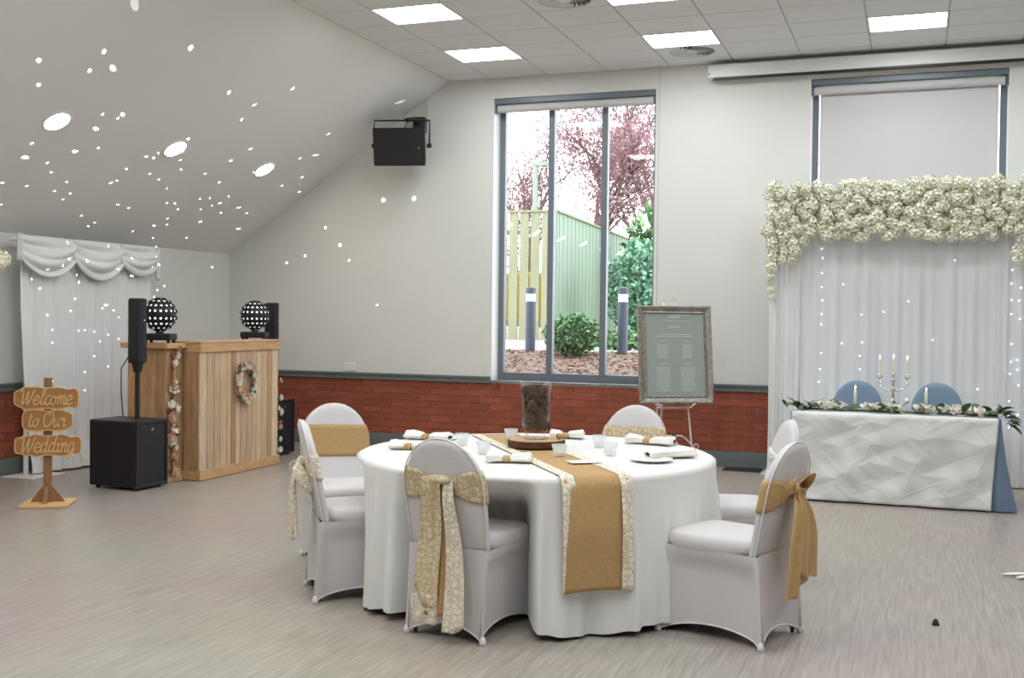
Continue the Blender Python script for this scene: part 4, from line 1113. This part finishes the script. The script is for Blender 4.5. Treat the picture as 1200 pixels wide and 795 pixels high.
# column speakers on subwoofers
def pa_stack(x, y, rz, lab_sub, lab_col):
    t = thing('subwoofer', lab_sub, 'subwoofer', (x, y, 0), rz)
    obj('cabinet', MB().box(-.24, .225, -.175, .175, .022, .545), 'black_plastic', t, bevel=.012)
    obj('front_frame', MB().box(.225, .245, -.18, -.160, .018, .550).box(.225, .245, .160, .18, .018, .550).box(.225, .245, -.16, .16, .018, .045).box(.225, .245, -.16, .16, .520, .550), 'black_plastic', t, bevel=.004)
    obj('grille', MB().box(.222, .236, -.16, .16, .045, .520), 'black_grille', t)
    obj('badge', MB().box(.236, .239, -.008, .018, .462, .486), 'silver', t)
    for sx in (-1, 1):
        for s_ in (-1, 1): obj('foot', MB().lathe([(.016, 0), (.019, .022), (0, .022)], (sx*.19, s_*.13, 0), 10), 'black_plastic', t)
    obj('socket_plate', MB().lathe([(.04, .545), (.036, .552), (0, .552)], (.085, 0, 0), 16), 'black_plastic', t)
    c = thing('column_speaker', lab_col, 'speaker', (x+.085, y, .552), rz)
    obj('pole', MB().tube([(0, 0, 0), (0, 0, .44)], .019, 12), 'black_plastic', c)
    obj('pole_collar', MB().lathe([(.03, .37), (.045, .44), (0, .44)], n=16), 'black_plastic', c)
    obj('cabinet', MB().box(-.06, .05, -.052, .052, .44, .96), 'black_plastic', c, bevel=.018)
    g = obj('grille', MB().grid(lambda u, v: (.048+.016*math.sin(PI*u), (u-.5)*.098, .447+.506*v), 8, 1), 'black_grille', c, smooth=True)
    obj('badge', MB().box(.0632, .0665, -.006, .008, .78, .79), 'silver', c)
    obj('cable', MB().tube([(-.058, -.03, .50), (-.12, -.05, .40), (-.11, -.06, .2), (-.09, -.06, .012)], .005, 6), 'black_plastic', c, smooth=True)
pa_stack(-5.915, 7.195, math.radians(-3), 'large black subwoofer on floor beside wooden sign, fully in view', 'slim black column speaker standing on the large subwoofer beside welcome sign')
pa_stack(-6.10, 9.43, math.radians(2), 'black subwoofer half hidden behind the plank booth by brick wall', 'slim black column speaker behind booth beside brick window wall')

# ------------------------------------------------------------------ welcome sign
GLY = {
 'e': (.72, [[(0,.45),(.45,.55),(.6,.8),(.35,1),(.08,.7),(.1,.25),(.4,0),(.75,.25)]]),
 'l': (.6, [[(0,.3),(.45,1.2),(.45,1.75),(.25,1.75),(.2,1),(.2,.3),(.4,0),(.65,.25)]]),
 'c': (.66, [[(.55,.85),(.35,1),(.08,.6),(.12,.15),(.4,0),(.7,.25)]]),
 'o': (.78, [[(.35,1),(.05,.6),(.15,.08),(.45,.05),(.62,.55),(.35,1),(.5,.8),(.8,.85)]]),
 'm': (1.06, [[(0,.7),(.12,1),(.15,.5),(.12,0)],[(.14,.5),(.35,.98),(.48,.85),(.46,0)],[(.47,.5),(.7,.98),(.84,.85),(.82,.15),(.95,0),(1.1,.25)]]),
 't': (.62, [[(.25,1.55),(.2,.6),(.25,.1),(.42,0),(.65,.25)],[(0,1.05),(.5,1.1)]]),
 'u': (.86, [[(0,.8),(.1,1),(.1,.3),(.3,0),(.52,.3),(.56,1)],[(.56,1),(.55,.25),(.7,0),(.88,.25)]]),
 'r': (.72, [[(0,.8),(.12,1),(.16,.75),(.35,.9),(.5,.85),(.45,.3),(.55,0),(.75,.25)]]),
 'd': (.88, [[(.55,.8),(.3,1),(.05,.6),(.12,.1),(.35,.05),(.55,.5)],[(.62,1.75),(.56,.8),(.55,.2),(.7,0),(.9,.25)]]),
 'i': (.42, [[(0,.7),(.12,1),(.12,.25),(.25,0),(.45,.25)],[(.14,1.35),(.17,1.42)]]),
 'n': (.8, [[(0,.7),(.12,1),(.15,.5),(.12,0)],[(.14,.5),(.38,.98),(.52,.85),(.5,.2),(.62,0),(.82,.25)]]),
 'g': (.8, [[(.55,.8),(.3,1),(.05,.6),(.12,.1),(.35,.05),(.55,.5)],[(.57,1),(.55,0),(.5,-.5),(.2,-.6),(.1,-.35),(.75,.2)]]),
 'W': (1.6, [[(0,1.4),(.15,1.7),(.3,1.4),(.35,.5),(.45,0),(.7,.7),(.9,1.5),(.92,.6),(1.0,0),(1.3,.7),(1.45,1.4),(1.6,1.7)]]),
 'O': (1.25, [[(.7,1.7),(.2,1.5),(.0,.8),(.25,.1),(.7,.05),(1.1,.7),(1.0,1.5),(.7,1.7),(.5,1.45),(.8,1.25)]]),
 ' ': (.5, [])}
def catmull(P, k=6):
    out = []
    for i in range(len(P)-1):
        p0, p1, p2, p3 = P[max(i-1, 0)], P[i], P[i+1], P[min(i+2, len(P)-1)]
        for j in range(k):
            t_ = j/k
            out.append(tuple(.5*((2*p1[d])+(p2[d]-p0[d])*t_+(2*p0[d]-5*p1[d]+4*p2[d]-p3[d])*t_*t_+(3*p1[d]-p0[d]-3*p2[d]+p3[d])*t_**3) for d in (0, 1)))
    return out+[P[-1]]
def lettering(word, width, y, zc, r=.0058):
    tot = sum(GLY[c][0] for c in word); sc = width/tot; m = MB(); x = -width/2
    for c in word:
        adv, strokes = GLY[c]
        for stt in strokes:
            P = [(x+(px_+.22*(pz-.8))*sc, y, zc+(pz-.72)*sc*1.12) for px_, pz in catmull(stt)]
            m.tube(P, r, 6)
        x += adv*sc
    return m
st = thing('welcome_sign', 'wooden post sign with three script plaques reading Welcome to Our Wedding', 'sign', (-5.868, 6.275, 0), math.radians(30))
obj('base_board', MB().box(-.165, .165, -.165, .165, 0, .024), 'wood_light', st, bevel=.006)
obj('post', MB().box(-.026, .026, -.024, .024, .024, .920), 'wood_post', st, bevel=.003)
for a in range(4):
    M_ = Matrix.Rotation(a*PI/2, 4, 'Z')
    obj('brace', MB().prism([(.026, .024), (.115, .024), (.108, .04), (.034, .135), (.026, .135)], -.010, .010).xf(M_), 'wood_post', st)
def plaque(word, wd, hh, zc, tw, dx):
    n = 60; poly = []
    for k in range(n):
        a, b = sup(2*PI*k/n, wd/2, hh/2, .42)
        poly.append((a+dx, zc+b*(1+.10*math.sin(a*38+zc*40)+.05*math.sin(a*71))))
    p = obj('plaque', MB().prism(poly, -.046, -.024), 'wood_sign', st, bevel=.003)
    edge = [(x_, -.047, z_) for x_, z_ in poly]
    obj('pale_edge', MB().tube(edge+edge[:1], .0045, 5, False), 'wood_light', p)
    L_ = obj('lettering', lettering(word, tw, -.048, zc).xf(Matrix.Translation((dx, 0, 0))), 'wood_light', p)
plaque('Welcome', .435, .150, .775, .36, .0); plaque('to Our', .34, .145, .615, .26, .008); plaque('Wedding', .45, .145, .435, .38, .012)

# ------------------------------------------------------------------ draped backdrop on the left wall
DX = -7.06; DY0, DY1 = 7.13, 8.86
t = thing('drape_stand', 'white pipe stand with flat base plate holding swagged drape', 'stand', (DX-.03, 0, 0))
for y in (7.33, 8.78):
    obj('upright', MB().tube([(0, y, .010), (0, y, 2.0)], .022, 10), 'white_gloss', t)
    obj('base_plate', MB().box(-.10, .24, y-.18, y+.20, 0, .010), 'white_gloss', t, bevel=.003)
obj('crossbar', MB().tube([(0, DY0, 2.0), (0, DY1, 2.0)], .018, 10), 'white_gloss', t)
def ld(u, v):
    y = DY0+.03+(DY1-DY0-.06)*u + .16*(1-u)**2*sst(.25, 1, v)
    z = 1.98*(1-v)+.02*v
    x = DX+.05+pleat(y, 4, 30, .030)*(.5+.5*v)+.07*sst(.85, 1, v)*(.5+.5*math.sin(y*9))
    return (x, y, max(.012, z))
tag(obj('backdrop_drape', MB().grid(ld, 220, 26), 'drape', None, smooth=True), 'tall white gathered drape against the left wall beneath swags', 'drape')
sv = thing('swag_valance', 'white swagged valance of three loops topping the tall drape', 'valance', (DX+.10, 0, 0))
for k, (a, b, dr) in enumerate(((7.09, 7.76, .30), (7.72, 8.38, .31), (8.33, 8.88, .25))):
    def f(u, v, a=a, b=b, dr=dr, k=k):
        y = a+(b-a)*u; sag = (4*u*(1-u))**.8
        zt = 2.03-.015*k*0; zb = 1.87-(dr-.12)*sag
        fold = .020*abs(math.sin(v*PI*3.5+.4*k))*(.25+sag)
        return (.012+fold+.03*math.sin(PI*v)*sag+.012*math.sin(v*9+u*5), y, zt+(zb-zt)*v)
    obj('swag', MB().grid(f, 40, 36), 'drape', sv, smooth=True, solid=.003)
def tailf(u, v): return (.02+.02*math.sin(u*9+k), 8.82+.07*u, 2.03-.32*v)
obj('swag_tail', MB().grid(tailf, 8, 8), 'drape', sv, smooth=True, solid=.003)
def tailf2(u, v): return (.02+.02*math.sin(u*9), 7.07+.05*u, 2.04-.22*v)
obj('swag_tail', MB().grid(tailf2, 8, 8), 'drape', sv, smooth=True, solid=.003)

ft2 = thing('fairy_light_curtain', 'few tiny bluish fairy lights hung on the swagged drape', 'fairy lights', (DX+.115, 0, 0))
for yk, zs in ((7.47, (1.24, 1.13, .80)), (7.78, (1.23,)), (7.86, (1.235, .86, .70)), (7.98, (1.22, 1.0)), (8.16, (1.19, .9)), (8.30, (1.15, 1.35)), (8.05, (1.13,))):
    wr = obj('strand', MB().tube([(0, yk, 1.70), (0, yk, min(zs)-.02)], .0011, 4), 'white_gloss', ft2)
    for z in zs: inst('bulb', bulb, wr, (.006, yk, z))

# blossom tree mostly outside the frame
bt_ = thing('blossom_tree', 'white blossom branch reaching in beside the swagged drape', 'blossom tree', (-5.99, 5.62, 0))
obj('pot', MB().lathe([(.10, 0), (.13, .02), (.14, .22), (.12, .22), (0, .2)], n=20), 'white_gloss', bt_, smooth=True)
obj('trunk', MB().tube([(0, 0, .2), (.02, .01, .7), (-.02, .03, 1.2), (.0, .12, 1.55), (.0, .30, 1.72)], [.022, .02, .016, .012, .008], 8), 'twig', bt_, smooth=True)
for k, (dx, dy, dz) in enumerate(((0, .36, 1.76), (-.03, .30, 1.80), (.03, .30, 1.73), (.0, .22, 1.79), (-.08, .16, 1.76), (.06, .15, 1.72), (-.02, .10, 1.68))):
    inst('blossom', HYD[k % 6], bt_, (dx, dy, dz), (rnd.uniform(0, 3), rnd.uniform(0, 3), 0), (.05, .05, .05))

# bits on the floor
tag(obj('doormat', MB().box(-.17, .17, -.11, .11, 0, .009), 'mat_black', None, loc=(-1.50, 10.30, 0), bevel=.003), 'small dark mat on floor against the baseboard', 'mat')
def feather(u, v): return ((v-.5)*.16, (u-.5)*.045*math.sin(PI*min(1, v*.9+.08)), .004+.02*abs(u-.5)+.012*v)
ftm = thing('white_petal', 'loose white feather lying on the bare floor', 'feather', (.545, 6.62, 0), .2)
obj('vane', MB().grid(feather, 4, 10), 'white_petal', ftm, smooth=True, solid=.002)
obj('vane', MB().grid(feather, 4, 10).xf(Matrix.Rotation(.35, 4, 'Z') @ Matrix.Translation((.03, -.06, 0))), 'white_petal', ftm, smooth=True, solid=.002)
tag(obj('floor_scrap', MB().lathe([(.0, 0), (.018, .0), (.014, .012), (.008, .026), (0, .030)], n=7), 'mat_black', None, loc=(.105, 5.415, 0)), 'tiny black scrap on the bare floor', 'scrap')

# ------------------------------------------------------------------ outside the window
def gz(y): return .70+min(1, max(0, (y-10.83)/2.4))*.25
m = MB().grid(lambda u, v: (-16+30*u, 10.83+45*v**2, gz(10.83+45*v**2)-.01), 20, 30)
g = struct('ground', m, 'soil', smooth=True)
ch_m = MB(); rc = random.Random(21)
for k in range(11000):
    y = 10.9+rc.random()**1.2*3.6; x = -6.2+4.9*rc.random(); s = rc.uniform(.012, .028); a = rc.uniform(0, 6.3)
    M_ = Matrix.Translation((x, y, gz(y)+rc.uniform(-.003, .012))) @ Matrix.Rotation(a, 4, 'Z') @ Matrix.Rotation(rc.uniform(-.6, .6), 4, 'X')
    p = [M_ @ Vector(q) for q in ((-s, -s*.35, 0), (s, -s*.45, 0), (s*.9, s*.4, .004), (-s*.8, s*.3, .004))]
    ch_m.add(p, [(0, 1, 2, 3)])
bc = obj('bark_mulch', ch_m, 'bark_chip'); bc['kind'] = 'stuff'; tag(bc, 'brown bark chips covering the planting bed outside the window', 'bark mulch')
struct('ground_path', MB().box(-14, 6, 13.9, 15.3, .90, .962), 'paving')
struct('ground_lawn', MB().box(-4.6, 6, 15.3, 40, .90, .966), 'lawn')
# bollards
def bollard(x, y, label):
    z = gz(y); t = thing('bollard_light', label, 'bollard', (x, y, z-.01))
    obj('post', MB().lathe([(.066, 0), (.066, .66), (0, .66)], n=20), 'bollard_grey', t, smooth=False)
    obj('lens', MB().lathe([(.062, .66), (.062, .76), (0, .76)], n=20), 'bollard_lens', t)
    obj('cap', MB().lathe([(.066, .76), (.066, .835), (.05, .845), (0, .845)], n=20), 'bollard_grey', t)
bollard(-4.70, 13.45, 'dark bollard light in front of the gapped fence boards outside')
bollard(-3.47, 13.45, 'dark bollard light beside green bush outside, beyond the seating chart')
# fence: gapped section and long receding section
FZ0, FZ1 = .93, 2.96
t = thing('gapped_fence', 'wooden fence section with gaps between upright boards outside', 'fence', (-5.09, 15.5, FZ0))
bme = MB().box(0, .135, -.01, .01, .10, FZ1-FZ0).mesh('board'); bme.materials.append(MATS['fence_wood'])
for k in range(12): inst('board', bme, t, (-.16-.172*k, 0, 0))
for z in (.35, 1.0, 1.7): obj('rail', MB().box(-2.2, 0, .012, .05, z, z+.07), 'fence_wood', t)
obj('kickboard', MB().box(-2.2, 0, -.03, .012, 0, .12), 'paving', t)
obj('cap_rail', MB().box(-2.2, .03, -.03, .06, FZ1-FZ0, FZ1-FZ0+.03), 'fence_wood', t)
obj('post', MB().box(-.03, .05, -.02, .07, 0, FZ1-FZ0), 'fence_pale', t)
t = thing('closed_fence', 'long close-boarded fence receding from the corner outside', 'fence', (-5.04, 15.55, FZ0))
L = 8.0; ang = math.atan2(6.5, -.45)
t.rotation_euler = (0, 0, ang)
m = MB()
for k in range(60): m.box(k*.133, k*.133+.125, -.008-.006*(k % 2), .010, .12, FZ1-FZ0)
o = obj('boards', m, 'fence_pale', t); o['kind'] = 'stuff'
obj('cap_rail', MB().box(0, L, -.035, .035, FZ1-FZ0, FZ1-FZ0+.035), 'fence_wood', t); obj('kickboard', MB().box(0, L, -.02, .02, 0, .13), 'paving', t)
t = thing('yellow_barrier', 'yellow site barrier glimpsed between the fence boards', 'barrier', (-6.1, 16.2, .94))
obj('panel', MB().box(-1.2, .9, -.02, .02, .30, 1.15), 'yellow_paint', t, bevel=.02)
for s in (-1.0, .7): obj('foot', MB().box(s-.03, s+.03, -.25, .25, 0, .05).box(s-.03, s+.03, -.03, .03, .05, .30), 'yellow_paint', t)
# foliage
def leaf_cloud(rng, n, fpos, smin, smax):
    m = MB()
    for k in range(n):
        p = fpos(rng); s = rng.uniform(smin, smax)
        M_ = Matrix.Translation(p) @ Matrix.Rotation(rng.uniform(0, 6.3), 4, 'Z') @ Matrix.Rotation(rng.uniform(-1.3, 1.3), 4, 'X') @ Matrix.Rotation(rng.uniform(-1, 1), 4, 'Y')
        m.add([M_ @ Vector(q) for q in ((0, 0, 0), (s*.38, s*.5, .04*s), (0, s, 0), (-s*.38, s*.5, .04*s))], [(0, 1, 2, 3)])
    return m
def ball_pos(c, r, shell=.3):
    def f(rng):
        d = Vector((rng.gauss(0, 1), rng.gauss(0, 1), rng.gauss(0, 1))).normalized(); q = shell+(1-shell)*rng.random()**.5
        return Vector((c[0]+d.x*r[0]*q, c[1]+d.y*r[1]*q, c[2]+d.z*r[2]*q))
    return f
def bush(name, loc, r, n, s, m_, label, cat, seed, squash=1):
    t = thing(name, label, cat, loc); rg = random.Random(seed); tw = MB()
    for k in range(14):
        a = rg.uniform(0, 6.3); q = rg.uniform(.4, .9); tw.tube([(0, 0, 0), (r[0]*q*.5*math.cos(a), r[1]*q*.5*math.sin(a), r[2]*.8), (r[0]*q*math.cos(a), r[1]*q*math.sin(a), r[2]*(1+.5*rg.random()))], .012, 4)
    obj('stems', tw, 'twig', t)
    obj('foliage', leaf_cloud(rg, n, ball_pos((0, 0, r[2]), r), *s), m_, t)
bush('round_shrub', (-4.02, 13.1, .94), (.36, .36, .25), 3200, (.03, .075), 'green_leaf', 'rounded green shrub on bark between the two bollards', 'shrub', 1)
bush('laurel_bush', (-3.75, 16.6, .95), (.85, .7, .85), 4200, (.06, .12), 'blue_green_leaf', 'tall dark green bush at the end of fence outside', 'bush', 2)
bush('laurel_bush', (-4.3, 19.3, .95), (.7, .7, 1.25), 1600, (.10, .2), 'green_leaf', 'yellowish green tall bush behind the dark bush outside', 'bush', 5)
bush('ground_cover', (-3.75, 14.55, .96), (.5, .22, .12), 700, (.06, .11), 'green_leaf', 'low bright green plants behind the bollard by dark bush', 'plant', 3)
bush('weed', (-4.56, 11.75, gz(11.75)), (.10, .10, .05), 90, (.03, .06), 'green_leaf', 'tiny green weed in bark chips close to the window', 'plant', 4)
def tree(loc, h, crown, n, s, m_, label, seed, spread):
    t = thing('garden_tree', label, 'tree', loc); rg = random.Random(seed); br = MB(); tips = []
    def grow(p, d, L, r, lv):
        q = p+d*L*.5+Vector((rg.uniform(-.08, .08), rg.uniform(-.08, .08), 0))*L; e = p+d*L
        br.tube([p, q, e], [r, r*.8, r*.6], 5 if lv > 1 else 8, False)
        tips.append(e); tips.append(q)
        if lv >= 5: return
        for k in range(3 if lv < 4 else 2):
            nd = (d+Vector((rg.uniform(-1, 1), rg.uniform(-1, 1), rg.uniform(-.35, .6)))*spread).normalized()
            grow(e if k else q, nd, L*rg.uniform(.62, .8), r*.6, lv+1)
    grow(Vector((0, 0, 0)), Vector((0, 0, 1)), h, .11, 0)
    obj('branches', br, 'twig', t)
    T_ = tips[6:]
    def f(rng):
        p = rng.choice(T_); return p+Vector((rng.gauss(0, .16), rng.gauss(0, .16), rng.gauss(0, .16)))
    obj('foliage', leaf_cloud(rg, n, f, *s), m_, t)
tree((-6.2, 21.5, .94), 1.75, None, 7500, (.045, .09), 'red_leaf', 'reddish purple leafed tree rising behind the closed fence', 12, .62)
tree((-9.3, 26.5, .94), 1.7, None, 3500, (.05, .11), 'red_leaf', 'thinner reddish tree behind the gapped fence', 31, .62)
tree((-6.4, 28.0, .94), 2.7, None, 2600, (.06, .12), 'grey_leaf', 'tall sparse bare-branched tree behind the reddish tree', 8, .55)
t = thing('lamp_post', 'slender pale lamp post standing behind the gapped fence', 'lamp post', (-6.75, 19.5, .94))
obj('pole', MB().tube([(0, 0, 0), (0, 0, 3.3)], [.06, .05], 10), 'fence_pale', t)
obj('lamp_head', MB().box(-.05, .30, -.05, .05, 3.28, 3.35), 'fence_pale', t, bevel=.01)
